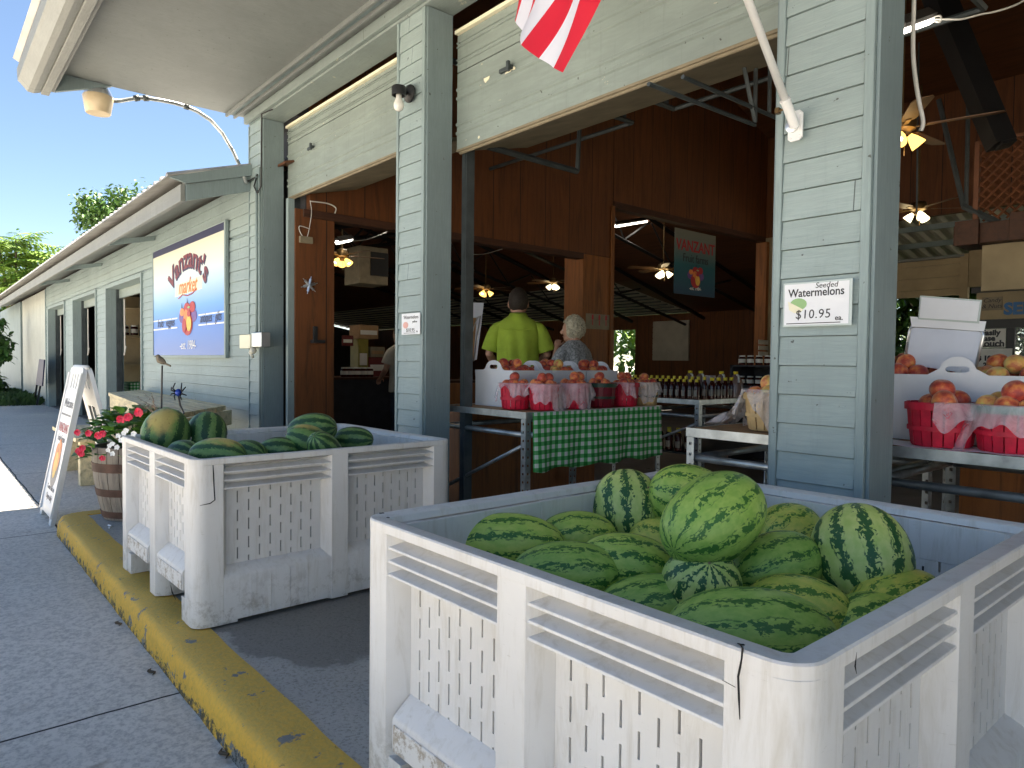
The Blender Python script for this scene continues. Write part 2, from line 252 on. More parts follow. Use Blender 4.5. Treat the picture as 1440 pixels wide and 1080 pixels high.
# ------------------------------------------------------------------ mesh builder
class MB:
    def __init__(s): s.v = []; s.f = []; s.mi = []
    def add(s, vs, fs, mi=0, mat=None):
        o = len(s.v)
        s.v += [tuple(mat @ Vector(v)) if mat else tuple(v) for v in vs]
        s.f += [tuple(i+o for i in f) for f in fs]; s.mi += [mi]*len(fs)
    def box(s, x0, x1, y0, y1, z0, z1, mi=0, mat=None):
        if x0 > x1: x0, x1 = x1, x0
        if y0 > y1: y0, y1 = y1, y0
        if z0 > z1: z0, z1 = z1, z0
        v = [(x, y, z) for x in (x0, x1) for y in (y0, y1) for z in (z0, z1)]
        s.add(v, [(0, 1, 3, 2), (4, 6, 7, 5), (0, 4, 5, 1), (2, 3, 7, 6), (0, 2, 6, 4), (1, 5, 7, 3)], mi, mat)
    def prism(s, poly, a, b, axis='x', mi=0, mat=None):
        # poly: list of 2D points; axis x -> (y,z), y -> (x,z), z -> (x,y)
        def P(u, v, t): return {'x': (t, u, v), 'y': (u, t, v), 'z': (u, v, t)}[axis]
        n = len(poly); vs = [P(u, v, a) for u, v in poly] + [P(u, v, b) for u, v in poly]
        fs = [tuple(range(n)), tuple(range(2*n-1, n-1, -1))] + [(i, i+n, (i+1) % n+n, (i+1) % n) for i in range(n)]
        s.add(vs, fs, mi, mat)
    def tube(s, pts, r, seg=10, mi=0, cap=True, mat=None, flat=None):
        pts = [Vector(p) for p in pts]; n = len(pts); rr = r if isinstance(r, (list, tuple)) else [r]*n; vs = []; prev = None
        for i, p in enumerate(pts):
            t = (pts[min(i+1, n-1)]-pts[max(i-1, 0)]).normalized()
            if prev is None:
                a = Vector((0, 0, 1)) if abs(t.z) < .9 else Vector((1, 0, 0)); u = t.cross(a).normalized()
            else: u = (prev - t*prev.dot(t)).normalized()
            prev = u; w = t.cross(u); q = rr[i]; qa, qb = q if isinstance(q, tuple) else (q, q)
            for k in range(seg): an = 2*math.pi*k/seg; vs.append(p + u*(math.cos(an)*qa) + w*(math.sin(an)*qb))
        fs = [(i*seg+k, i*seg+(k+1) % seg, (i+1)*seg+(k+1) % seg, (i+1)*seg+k) for i in range(n-1) for k in range(seg)]
        if cap: fs += [tuple(range(seg-1, -1, -1)), tuple(range((n-1)*seg, n*seg))]
        s.add(vs, fs, mi, mat)
    def rings(s, rings, mi=0, cap=True, mat=None, closed=True):
        seg = len(rings[0]); vs = [p for r in rings for p in r]; n = len(rings)
        fs = [(i*seg+k, i*seg+(k+1) % seg, (i+1)*seg+(k+1) % seg, (i+1)*seg+k) for i in range(n-1) for k in range(seg if closed else seg-1)]
        if cap: fs += [tuple(range(seg-1, -1, -1)), tuple(range((n-1)*seg, n*seg))]
        s.add(vs, fs, mi, mat)
    def lathe(s, prof, seg=20, mi=0, cap=True, mat=None, c=(0, 0)):
        s.rings([[(c[0]+math.cos(2*math.pi*k/seg)*r, c[1]+math.sin(2*math.pi*k/seg)*r, z) for k in range(seg)] for r, z in prof], mi, cap, mat)
    def ball(s, c, r, seg=12, mi=0, mat=None):
        rx, ry, rz = r if isinstance(r, tuple) else (r, r, r); n = max(4, seg//2)
        vs = [(c[0], c[1], c[2]+rz)]
        for i in range(1, n):
            ph = math.pi*i/n
            for k in range(seg): a = 2*math.pi*k/seg; vs.append((c[0]+rx*math.sin(ph)*math.cos(a), c[1]+ry*math.sin(ph)*math.sin(a), c[2]+rz*math.cos(ph)))
        vs.append((c[0], c[1], c[2]-rz)); L = len(vs)-1; fs = []
        for k in range(seg):
            fs.append((0, 1+k, 1+(k+1) % seg)); fs.append((L, L-seg+(k+1) % seg, L-seg+k))
        for i in range(n-2):
            for k in range(seg): a = 1+i*seg+k; b = 1+i*seg+(k+1) % seg; fs.append((a, a+seg, b+seg, b))
        s.add(vs, fs, mi, mat)
    def build(s, name, mats, parent=None, smooth=False, bevel=0, world=True, subs=0):
        me = bpy.data.meshes.new(name); off = parent_origin(parent) if (parent and world) else Vector((0, 0, 0))
        me.from_pydata([tuple(Vector(v)-off) for v in s.v], [], s.f)
        for m in (mats if isinstance(mats, (list, tuple)) else [mats]): me.materials.append(M[m] if isinstance(m, str) else m)
        me.polygons.foreach_set('material_index', s.mi); 
        if smooth: me.polygons.foreach_set('use_smooth', [True]*len(me.polygons))
        me.update()
        bm = bmesh.new(); bm.from_mesh(me); bmesh.ops.recalc_face_normals(bm, faces=bm.faces); bm.to_mesh(me); bm.free()
        if smooth == 'auto':
            me.set_sharp_from_angle(angle=R(38))
        o = bpy.data.objects.new(name, me); COL.objects.link(o)
        if parent: o.parent = parent
        if bevel:
            b = o.modifiers.new('bevel', 'BEVEL'); b.width = bevel; b.segments = 2; b.limit_method = 'ANGLE'; b.angle_limit = R(50); b.harden_normals = False
        if subs: q = o.modifiers.new('sub', 'SUBSURF'); q.levels = subs; q.render_levels = subs
        return o
def parent_origin(p):
    v = Vector((0, 0, 0))
    while p: v += p.location; p = p.parent
    return v
def tag(o, label, cat, group=None, kind=None):
    if label: o['label'] = label
    if cat: o['category'] = cat
    if group: o['group'] = group
    if kind: o['kind'] = kind
    return o
def thing(name, label, cat, loc=(0, 0, 0), group=None, rz=0):
    o = bpy.data.objects.new(name, None); COL.objects.link(o); o.location = loc; o.rotation_euler = (0, 0, rz); o.empty_display_size = .1
    return tag(o, label, cat, group)
def struct(o): o['kind'] = 'structure'; return o
def dup(root, loc=None, rz=None, label=None, group=None, scale=None):
    r = root.copy(); COL.objects.link(r)
    if loc is not None: r.location = loc
    if rz is not None: r.rotation_euler = (0, 0, rz)
    if scale is not None: r.scale = scale if not isinstance(scale, (int, float)) else (scale,)*3
    if label: r['label'] = label
    if group: r['group'] = group
    for ch in list(root.children):
        c = ch.copy(); COL.objects.link(c); c.parent = r
        for g in list(ch.children): d = g.copy(); COL.objects.link(d); d.parent = c
    return r
def text(name, body, size, mat, parent=None, loc=(0, 0, 0), rot=(math.pi/2, 0, 0), ext=.001, shear=0, align='CENTER', sx=1, off=0, warp=None, sp=1):
    c = bpy.data.curves.new(name, 'FONT'); c.body = body; c.size = size; c.extrude = ext; c.shear = shear; c.align_x = align; c.offset = off; c.resolution_u = 3; c.space_character = sp
    t = bpy.data.objects.new(name+'_src', c); COL.objects.link(t); bpy.context.view_layer.update()
    me = bpy.data.meshes.new_from_object(t.evaluated_get(bpy.context.evaluated_depsgraph_get())); bpy.data.objects.remove(t); bpy.data.curves.remove(c)
    if warp: 
        for v in me.vertices: v.co.x, v.co.y = warp(v.co.x*sx, v.co.y)
    else:
        for v in me.vertices: v.co.x *= sx
    me.materials.clear(); me.materials.append(M[mat]); me.name = name
    o = bpy.data.objects.new(name, me); COL.objects.link(o); o.rotation_euler = rot
    if parent: o.parent = parent; o.location = Vector(loc)-parent_origin(parent)
    else: o.location = loc
    return o
def plate(name, outline, holes, thick, mats, parent=None, mw=None, bevel=0):
    """flat sheet with holes, drawn in its own x/y, thick along z, moved by mw"""
    c = bpy.data.curves.new(name, 'CURVE'); c.dimensions = '2D'; c.fill_mode = 'BOTH'; c.extrude = thick/2
    for pts in [outline]+list(holes):
        sp = c.splines.new('POLY'); sp.points.add(len(pts)-1); sp.use_cyclic_u = True
        for p, q in zip(sp.points, pts): p.co = (q[0], q[1], 0, 1)
    t = bpy.data.objects.new(name+'_src', c); COL.objects.link(t); bpy.context.view_layer.update()
    me = bpy.data.meshes.new_from_object(t.evaluated_get(bpy.context.evaluated_depsgraph_get())); bpy.data.objects.remove(t); bpy.data.curves.remove(c)
    off = parent_origin(parent) if parent else Vector((0, 0, 0))
    if mw is not None: me.transform(Matrix.Translation(-off) @ mw)
    me.materials.clear(); me.materials.append(M[mats]); me.name = name
    o = bpy.data.objects.new(name, me); COL.objects.link(o); 
    if parent: o.parent = parent
    return o
def oval(cx, cy, rx, ry, n=16, a0=0): return [(cx+rx*math.cos(2*math.pi*i/n+a0), cy+ry*math.sin(2*math.pi*i/n+a0)) for i in range(n)]
def frame(o, x, y, z): # matrix from origin + axes
    x = Vector(x).normalized(); y = Vector(y).normalized(); z = Vector(z).normalized()
    return Matrix(((x.x, y.x, z.x, o[0]), (x.y, y.y, z.y, o[1]), (x.z, y.z, z.z, o[2]), (0, 0, 0, 1)))
# ------------------------------------------------------------------ sky, sun, ground
SUN_EL, GZ = 70.5, -.12
W = bpy.data.worlds.new('World'); S.world = W; W.use_nodes = True; nt = W.node_tree
sky = nt.nodes.new('ShaderNodeTexSky'); sky.sky_type = 'NISHITA'; sky.sun_disc = False; sky.sun_elevation = R(SUN_EL); sky.altitude = 900; sky.air_density = 1.0; sky.dust_density = .05; sky.ozone_density = 2.6
sdir = Vector((-.05, .35, 1.0)).normalized()            # towards the sun
sky.sun_rotation = math.atan2(sdir.x, sdir.y)
bg = nt.nodes['Background']; nt.links.new(sky.outputs[0], bg.inputs[0]); bg.inputs[1].default_value = .052
sl = bpy.data.lights.new('sun', 'SUN'); sl.energy = 5.0; sl.angle = R(.5); sl.color = (1, .93, .82); so = bpy.data.objects.new('sun', sl); COL.objects.link(so)
so.rotation_euler = sdir.to_track_quat('Z', 'Y').to_euler(); so.location = (0, 0, 30)
S.view_settings.view_transform = 'Standard'; S.view_settings.look = 'None'; S.view_settings.gamma = 1; S.view_settings.exposure = 2.17
S.view_settings.use_white_balance = True; S.view_settings.white_balance_temperature = 6950; S.view_settings.white_balance_tint = 10
S.cycles.use_denoising = True; S.cycles.max_bounces = 8; S.cycles.diffuse_bounces = 5; S.cycles.transparent_max_bounces = 10; S.cycles.sample_clamp_indirect = 6
m = MB(); m.add([(-300, -300, GZ), (300, -300, GZ), (300, 300, GZ), (-300, 300, GZ)], [(0, 1, 2, 3)]); struct(m.build('street', 'street_concrete'))
m = MB(); m.add([(-5.62, .83, -.003), (4, .83, -.003), (4, 2.5, -.003), (-5.62, 2.5, -.003)], [(0, 1, 2, 3)]); struct(m.build('pavement', 'apron_concrete'))
# kerb: rounded profile, with a mitred return towards the wall
prof = [(-.006, GZ-.05), (.0, -.06), (.006, -.026), (.016, -.009), (.034, .001), (.09, .004), (.178, .003), (.183, -.05)]
m = MB(); rs = []
random.seed(3)
def kr(x, y0): return None
xs = [4-.05*i for i in range(int(9.55/.05))]
rings = []
for x in xs+[-5.62]:
    q = []
    for u, z in prof:
        n = noise.noise(Vector((x*6, u*20, z*20)))*.004
        q.append((x, .722+u+n, z+n*.6))
    rings.append(q)
cx, cy = -5.62, .89
rings[-1] = [(x, y, z) for x, y, z in rings[-1]]
for a in (30, 60):                                     # the corner turns round (cx, cy)
    q = []
    for u, z in prof:
        rr = cy-(.722+u)
        q.append((cx-math.sin(R(a))*rr, cy-math.cos(R(a))*rr, z))
    rings.append(q)
for y in [cy+.05*i for i in range(34)]: rings.append([(cx-(cy-(.722+u)), y, z) for u, z in prof])
m.rings(rings, closed=False, cap=False); struct(m.build('curb', 'curb_paint', smooth='auto'))
m = MB(); m.box(-6.3, 4.0, 2.5, 11.2, -.3, -.006); struct(m.build('shop_floor', 'floor_concrete'))
m = MB(); m.box(-30, -6.31, 2.52, 16.2, -.3, -.1); struct(m.build('floor', 'floor_concrete'))

# ------------------------------------------------------------------ buildings
def siding(m, x0, x1, z0, z1, Y, mi=0, e=.1082, ph=.667, t=.012):
    k = math.floor((z0-ph)/e)
    while ph+k*e < z1-1e-4:
        a = max(z0, ph+k*e+.0015); b = min(z1, ph+(k+1)*e-.0015)
        if b-a > .004:
            fa = Y-t+ (a-(ph+k*e))/e*(t-.003); fb = Y-t+(b-(ph+k*e))/e*(t-.003)
            m.prism([(Y+.012, a), (fa, a), (fb, b), (Y+.012, b)], x0, x1, 'x', mi)
        k += 1
MAIN = thing('market_building', 'tall blue-grey clapboard market hall with roll-up doors and a deep flat canopy', 'building', (-3.97, 2.5, 0))
def mainp(name, m, mats, parent=None, **k): return m.build(name, mats, parent or MAIN, **k)
HZ = 3.36
def pillar(x0, x1, z1=HZ, lw=.028, rw=.034, depthY=2.70):
    m = MB(); siding(m, x0+lw, x1-rw, -.01, z1, 2.5); p = mainp('pillar', m, 'siding_paint')
    m = MB(); m.box(x0+.004, x1-.004, 2.512, depthY-.004, -.01, z1); c = mainp('core', m, 'jamb_paint', p)
    m = MB(); m.box(x0, x0+lw-.002, 2.484, depthY, -.012, z1); m.box(x1-rw+.002, x1, 2.484, depthY, -.012, z1-.002); mainp('trim_board', m, 'trim_paint', p, bevel=.003)
    m = MB(); m.box(x1+.001, x1+.014, 2.50, depthY-.006, -.012, z1-.003); m.box(x0-.014, x0-.001, 2.50, depthY-.006, -.012, z1-.003); mainp('jamb_board', m, 'jamb_paint', p, bevel=.002)  # side faces coloured darker, the shade of the turned face put into the paint
    return p
pillar(-1.385, -1.035); pillar(-4.14, -3.80); pillar(-6.9, -6.56, lw=.02); pillar(1.385, 1.72)
# header over the openings
m = MB(); m.box(-6.56, 1.72, 2.478, 2.70, HZ+.0, 3.452); h = mainp('header_beam', m, 'header_paint', bevel=.003)
m = MB(); m.box(-6.9, 1.72, 2.44, 2.476, 3.375, 3.455, 0); mainp('trim_board', m, 'header_paint', h, bevel=.004)
m = MB(); m.box(-6.9, 4, 2.50, 2.62, 3.47, 4.3); mainp('upper_wall', m, 'siding_paint')
m = MB()
for (a, b) in ((-6.9, -6.56),): siding(m, a, b, HZ, 3.455, 2.5)
mainp('wall', m, 'siding_paint')
# canopy
m = MB(); m.box(-6.96, 4, .905, 2.47, 3.46, 3.475); can = mainp('canopy', m, 'soffit_paint')
m = MB(); m.box(-6.96, 4, .87, .903, 3.30, 3.47); mainp('fascia', m, 'fascia_paint', can, bevel=.003)
m = MB(); m.box(-6.985, 4, .81, .868, 3.27, 3.43); mainp('fascia_board', m, 'fascia_paint', can, bevel=.003)
m = MB(); m.prism([(.808, 3.285), (.76, 3.27), (.72, 3.275), (.672, 3.33), (.655, 3.345), (.65, 3.44), (.808, 3.44)], -7.0, 4, 'x'); mainp('gutter', m, 'fascia_paint', can, bevel=.003)
m = MB(); m.prism([(.905, 3.30), (1.32, 3.452), (.905, 3.458)], -6.96, -6.92, 'x'); mainp('rake_board', m, 'jamb_paint', can)
m = MB(); m.box(-6.955, 4, 2.285, 2.305, 3.425, 3.459); m.box(-6.955, 4, 2.36, 2.38, 3.425, 3.459); mainp('molding', m, 'soffit_paint', can, bevel=.002)
m = MB(); m.box(-6.95, 4, 2.307, 2.358, 3.452, 3.4585); mainp('vent_strip', m, 'jamb_paint', can)
m = MB(); m.prism([(.62, 3.50), (8, 6.2), (11.4, 5.0), (11.4, 4.92), (8, 6.1), (.66, 3.48)], -6.95, 4.4, 'x'); mainp('roof', m, 'roof_metal')
m = MB(); m.prism([(2.64, 4.08), (8, 6.02), (11.25, 4.87), (11.25, 4.84), (8, 5.98), (2.64, 4.04)], -6.35, 4.2, 'x'); mainp('ceiling', m, 'deck_wood')
m = MB(); m.box(4.0, 4.12, 2.5, 11.2, 0, 6); mainp('wall', m, 'plywood')  # unseen end wall, added to close the hall and keep it dark
m = MB(); m.box(1.72, 4, 2.5, 2.62, 0, 3.46); mainp('wall', m, 'siding_paint')
# partition with its openings
m = MB(); m.box(-6.36, -6.285, 2.70, 3.09, 0, 2.51); pw = mainp('partition_panel', m, 'plywood')
m = MB(); m.box(-6.36, -6.28, 2.84, 7.11, 2.515, 5.6); mainp('partition_wall', m, 'plywood')
m = MB(); m.box(-6.40, -6.26, 2.77, 6.54, 2.44, 2.513); mainp('beam', m, 'beam_wood', bevel=.004)
m = MB(); m.box(-6.40, -6.27, 7.12, 11.2, 3.18, 3.27); mainp('beam', m, 'beam_wood', bevel=.004)
m = MB(); m.box(-6.36, -6.28, 7.115, 11.2, 3.273, 5.6); mainp('partition_wall', m, 'plywood')
m = MB(); m.box(-6.62, -6.28, 6.55, 7.10, 0, 2.51); mainp('post', m, 'plywood_light', bevel=.004)
m = MB(); m.box(-6.27, -6.25, 7.06, 7.12, 0, 3.2); mainp('post', m, 'plywood_light', bevel=.004)
m = MB(); m.box(-6.40, -6.2, 10.9, 11.2, 0, 3.175); mainp('post', m, 'plywood_light', bevel=.004)
m = MB(); m.box(-6.35, -6.29, 3.85, 6.54, 0, .86); mainp('knee_wall', m, 'plywood_light')
# back wall of the hall, open above to a lean-to of light corrugated sheet
m = MB(); m.box(-6.3, 4, 11.0, 11.1, 3.25, 5.0); mainp('back_wall', m, 'plywood')
m = MB(); siding(m, -4.55, -3.35, 2.1, 2.62, 11.0, e=.17); m.box(-3.35, -3.25, 10.96, 11.05, 0, 2.66); m.box(-4.62, -4.55, 10.96, 11.05, 0, 2.66); m.box(-6.3, -4.62, 10.98, 11.05, 0, 3.25); mainp('back_wall', m, 'inner_beige')
m = MB(); m.box(-4.6, -3.3, 10.95, 11.06, 2.625, 2.65); mainp('trim_board', m, 'soffit_paint')
m = MB(); m.box(-3.25, 4, 10.98, 11.05, 2.2, 2.72); mainp('back_wall', m, 'inner_beige')
m = MB(); m.box(-4.5, -3.35, 11.02, 11.04, 0, .9); m.box(-4.42, -4.38, 11.0, 11.05, .9, 2.1); mainp('sill_wall', m, 'trim_paint')
m = MB()
for i in range(46):
    x = -6.3+i*.226
    m.prism([(x, 0), (x+.05, .035), (x+.12, .035), (x+.17, 0), (x+.226, 0), (x+.226, -.01), (x+.17, -.01), (x+.12, .025), (x+.05, .025), (x, -.01)], 0, 4.2, 'z')
m.v = [(x, 11.02+t*.97, 3.42-t*.20+y) for x, y, t in m.v]; mainp('lean_to_roof', m, 'corrugated')
m = MB()
for i in range(5): m.box(-6.2, 4, 11.6+i*.7, 11.64+i*.7, 3.16-i*.145, 3.24-i*.145)
mainp('purlin', m, 'jamb_paint')
# trusses and rafters of the hall
m = MB(); 
for y in (6.0,):
    pts = [atY(1307, -40, y), atY(1332, 0, y), atY(1415, 205, y)]
    m.tube([pts[1]+Vector((-.1, 0, .25)), pts[2]], .07, 4); 
m.tube([atY(1300, -60, 6), atY(1322, 0, 6), atY(1408, 204, 6)], [.11, .11, .10], 4)
mainp('rafter', m, 'black_steel')
m = MB(); A = atY(1355, 290, 7); m.tube([atY(1320, 140, 7), A], .022, 6); m.tube([atY(1362, 130, 7), A+Vector((.02, 0, 0))], .018, 6); m.tube([A, atY(1440, 330, 7)], .03, 6); m.tube([atY(1292, 60, 7), atY(1289, 300, 7)], .008, 6); mainp('truss', m, 'track_grey')
# lattice screen and boards near the right
L = thing('lattice_screen', 'brown diagonal wooden lattice hung over a boxed beam in the back right of the hall', 'lattice', atY(1376, 330, 7))
x0, x1, z0, z1 = -2.03, -1.2, 2.36, 3.02
m = MB(); y = 7.0; w = .013; st = .085
def clipseg(c, sgn):
    # line z = sgn*x + c clipped to the frame
    pts = []
    for x in (x0, x1):
        z = sgn*x+c
        if z0 <= z <= z1: pts.append((x, z))
    for z in (z0, z1):
        x = (z-c)*sgn
        if x0 <= x <= x1: pts.append((x, z))
    return (pts[0], pts[-1]) if len(pts) >= 2 else None
for k in range(-60, 90):
    for sgn, yy in ((1, y), (-1, y+.012)):
        s_ = clipseg(k*st, sgn)
        if s_ and math.dist(*s_) > .03: m.tube([(s_[0][0], yy, s_[0][1]), (s_[1][0], yy, s_[1][1])], (w, .005) if 0 else w*.8, 4)
m.build('slats', 'lattice_wood', L)
m = MB(); m.box(x0-.02, x0+.02, y-.02, y+.03, z0-.15, z1+.03); m.box(x0, x1, y-.015, y+.025, z1, z1+.03); m.build('frame', 'lattice_wood', L, bevel=.003)
m = MB(); p = atY(1346, 340, 7); q = atY(1440, 365, 7); m.box(p.x, p.x+2.2, 6.9, 7.3, 2.1+.06, 2.1+.23); m.box(p.x+.02, p.x+.2, 6.86, 6.9, 2.15, 2.36); m.box(-1.75, -1.62, 6.86, 6.9, 2.15, 2.38); m.build('boxed_beam', 'beam_wood', L, bevel=.004)
m = MB(); m.box(-1.98, .6, 7.02, 7.08, 1.76, 2.155); mainp('soffit_drop', m, 'inner_beige')

# roll-up doors
def door_panel_prof(z0, h):
    pr = [(0, 0)]; 
    for c in (.27, .73):
        pr += [(0, c-.085), (-.010, c-.07), (-.010, c-.045), (0, c-.03), (0, c+.03), (-.010, c+.045), (-.010, c+.07), (0, c+.085)]
    pr += [(0, 1)]
    return [(2.725+y_, z0+.004+t*(h-.008)) for y_, t in pr]
def roll_door(x0, x1, zb, zt, hole):
    D = bpy.data.objects.new('roll_door', None); COL.objects.link(D); D.parent = MAIN; D.location = Vector(((x0+x1)/2, 2.72, zb))-MAIN.location
    h = .50; z = zb
    while z < zt-.02:
        hh = min(h, zt-z); pr = door_panel_prof(z, hh); m = MB()
        m.prism(pr+[(2.755, z+hh-.004), (2.755, z+.004)], x0, x1, 'x'); m.build('door_panel', 'door_paint', D); z += h
    m = MB(); m.box(x0, x1, 2.722, 2.758, zb-.012, zb+.002); m.tube([(x0+.02, 2.74, zb-.018), (x1, 2.74, zb-.016)], .011, 8); m.build('bottom_seal', 'seal_wood', D)
    m = MB(); m.box(x0, x1, 2.70, 2.758, zt+.0, zt+.022); m.build('top_edge', 'ink_cream', D)
    m = MB(); m.prism([(2.77, zb+.0), (3.32, zb+.135), (3.32, zb+.165), (2.77, zb+.03)], x0+.03, x1-.03, 'x'); m.build('door_lining', 'seal_wood', D)
    return D
D1 = roll_door(-6.52, -4.16, 2.648, 3.30, 0); D2 = roll_door(-3.775, -1.41, 2.49, 3.235, 0)
m = MB(); m.box(-1.02, 1.37, 2.722, 2.76, 3.0, 3.34); m.build('roll_door', 'door_paint', MAIN)
# chipped latch marks and latch on the doors
def blob(px, py, Y, r, n=9, seed=0):
    c = atY(px, py, Y); random.seed(seed); return [(c.x+math.cos(a*2*math.pi/n)*r*random.uniform(.6, 1.2), c.z+math.sin(a*2*math.pi/n)*r*random.uniform(.5, 1)) for a in range(n)]
m = MB(); [None for q_ in ((684, 110, .035, 9), (714, 100, .03, 9), (722, 96, .015, 7), (673, 193, .012, 7)) for mm_ in [MB()] if mm_.prism(blob(q_[0], q_[1], 2.72, q_[2], q_[3], q_[0]), 2.7205, 2.7235, 'y') or mm_.build('paint_chip', 'ink_cream', D2)]
for D, (px, py) in ((D2, (712, 97)), (D1, (437, 208))):
    c = atY(px, py, 2.71); m = MB(); m.box(c.x-.06, c.x+.05, 2.700, 2.722, c.z-.012, c.z+.012); m.box(c.x+.03, c.x+.05, 2.68, 2.70, c.z-.03, c.z+.03); m.build('latch', 'track_grey', D, bevel=.003)
# side tracks, overhead tracks, hangers
def tracks(x0, x1, zb):
    for x, sg in ((x0+.02, 1), (x1-.02, -1)):
        m = MB()
        m.box(x, x+sg*.035, 2.765, 2.80, 0, 3.2); m.box(x+sg*.04, x+sg*.052, 2.765, 2.83, 0, 3.2)
        m.tube([(x+sg*.03, 2.78, 3.2), (x+sg*.03, 2.95, 3.28), (x+sg*.03, 5.0, 3.3)], .022, 6)
        for y in (3.6, 4.9): m.box(x+sg*.02, x+sg*.045, y, y+.004, 3.3, 4.3)
        m.tube([(x+sg*.03, 4.9, 3.3), (x+sg*.03, 4.3, 4.3)], .014, 5)
        mainp('door_track', m, 'track_grey')
    m = MB(); m.tube([(x0+.05, 5.0, 3.3), (x1-.05, 5.0, 3.3)], .02, 6); mainp('cross_bar', m, 'track_grey')
tracks(-6.55, -4.15, 2.6); tracks(-3.79, -1.39, 2.5)
m = MB(); m.box(-6.90, -6.361, 2.83, 2.88, 0, 5.4); m.box(-6.90, -6.3, 2.72, 2.83, 3.37, 5.4); mainp('jamb_lining', m, 'dark_wall')
m = MB(); a = atX(686, 206, -3.70); b = atX(812, 241, -3.70); c = atX(815, 178, -3.70)
m.tube([a, b], .022, 6); m.tube([b, c], .018, 6); mainp('door_track', m, 'track_grey')
for (p, q) in (((912, 118), (1062, 176)), ((960, 108), (1092, 166)), ((1046, 92), (1062, 172)), ((1063, 84), (1062, 172)), ((1083, 80), (1082, 160))): m = MB(); m.tube([atX(*p, -1.95), atX(*q, -1.95)], .011, 5); mainp('track_hanger', m, 'track_grey')

# ------------------------------------------------------------------ long low building on the left
LOW = thing('low_building', 'long low blue-grey clapboard wing with three narrow bays and a shallow metal eave', 'building', (-13.9, 2.5, GZ))
def lowp(name, m, mats, parent=None, **k): return m.build(name, mats, parent or LOW, **k)
m = MB(); WT = 2.83; doors = [(-13.6, -11.1), (-16.9, -14.45), (-20.45, -17.95)]
segs = [(-11.1, -6.9), (-14.45, -13.6), (-17.95, -16.9), (-20.9, -20.45)]
for a, b in segs: siding(m, a, b, GZ, 2.33, 2.5, ph=.05)
siding(m, -20.9, -6.9, 2.36, WT, 2.5, ph=.05); lowp('clapboard_wall', m, 'siding_paint')
m = MB()
for a, b in segs: m.box(a, b, 2.512, 2.62, GZ, 2.335)
m.box(-20.9, -6.9, 2.512, 2.62, 2.337, WT); lowp('wall_core', m, 'jamb_paint')
m = MB(); m.box(-26, -20.9, 2.49, 2.62, GZ, 2.80); lowp('stucco_wall', m, 'stucco')
m = MB(); m.box(-33, -26.004, 2.44, 2.62, GZ, 2.78); lowp('stucco_wall', m, 'jamb_paint')
m = MB(); m.box(-20.95, -20.87, 2.47, 2.53, GZ, 2.8); lowp('corner_board', m, 'trim_paint')
for a, b in doors:
    m = MB(); m.box(a, a+.05, 2.465, 2.74, GZ, 2.335); m.box(b-.05, b, 2.465, 2.74, GZ, 2.335); m.box(a+.05, b-.05, 2.466, 2.74, 2.27, 2.335); f = lowp('door_frame', m, 'trim_paint', bevel=.004)
    m = MB(); m.box(a+.052, a+.10, 2.62, 2.70, GZ, 2.27); lowp('door_track', m, 'track_grey', f); m = MB(); m.box(b-.10, b-.052, 2.62, 2.70, GZ, 2.27); lowp('door_track', m, 'track_grey', f)
    m = MB(); m.box(a+.06, b-.06, 2.66, 2.70, 2.12, 2.265); lowp('door_panel', m, 'door_paint', f)
    m = MB(); m.tube([(a+.3, 2.7, 2.1), (a+.32, 2.7, 1.2), (a+.36, 2.68, 1.15), (a+.4, 2.7, 1.3)], .012, 6); lowp('rope', m, 'cable_white', f)
# roof: fascia, sheet metal, soffit brackets
m = MB(); m.box(-30, -6.88, 1.86, 1.90, 2.545, 2.70); lowp('fascia', m, 'fascia_paint', bevel=.004)
m = MB(); m.prism([(1.904, 2.55), (2.49, 2.735), (2.49, 2.88), (1.904, 2.70)], -6.905, -6.86, 'x'); lowp('rake_board', m, 'jamb_paint', bevel=.003)
m = MB(); m.prism([(1.75, 2.735), (1.904, 2.703), (2.6, 2.91), (2.6, 3.02)], -6.86, -6.82, 'x'); lowp('rake_trim', m, 'jamb_paint')
n = 23.2/.22; m = MB(); i = 0; x = -6.83
while x > -30:
    m.prism([(x, 0), (x-.03, .026), (x-.06, .026), (x-.09, 0), (x-.22, 0), (x-.22, -.012), (x, -.012)], 0, 1, 'z'); x -= .22
m.v = [(x_, 1.74+t*(6.3), 2.752+t*1.89+y_) for x_, y_, t in m.v]; lowp('metal_roof', m, 'roof_metal')
m = MB(); m.prism([(8.04, 4.62), (12.9, 3.12), (12.9, 3.16), (8.04, 4.66)], -30, -6.83, 'x'); m.prism([(12.9, 3.12), (17.2, 2.40), (17.2, 2.44), (12.9, 3.16)], -11.3, -6.83, 'x'); lowp('metal_roof', m, 'roof_metal')
m = MB(); m.prism([(1.91, 2.715), (2.63, 2.93), (2.63, 2.95), (1.91, 2.735)], -30, -6.87, 'x'); lowp('soffit', m, 'soffit_paint')
m = MB(); m.prism([(2.635, 2.93), (8, 4.56), (8, 4.60), (2.635, 2.952)], -30, -6.37, 'x'); m.prism([(8.0, 4.56), (12.9, 3.06), (12.9, 3.10), (8.0, 4.60)], -30, -6.37, 'x'); m.prism([(12.9, 3.06), (16.9, 2.36), (16.9, 2.39), (12.9, 3.10)], -11.3, -6.37, 'x'); lowp('ceiling', m, 'deck_wood')
m = MB(); m.prism([(12.9, 3.08), (17.0, 2.36), (17.0, 2.38), (12.9, 3.10)], -30, -11.35, 'x')
lowp('light_roof_panel', m, 'fibreglass')
m = MB()
for i in range(14): y = 13.0+i*.29; z = 3.03-(y-12.9)*.1756; m.box(-30, -11.37, y, y+.045, z, z+.03)
lowp('purlin', m, 'track_grey')
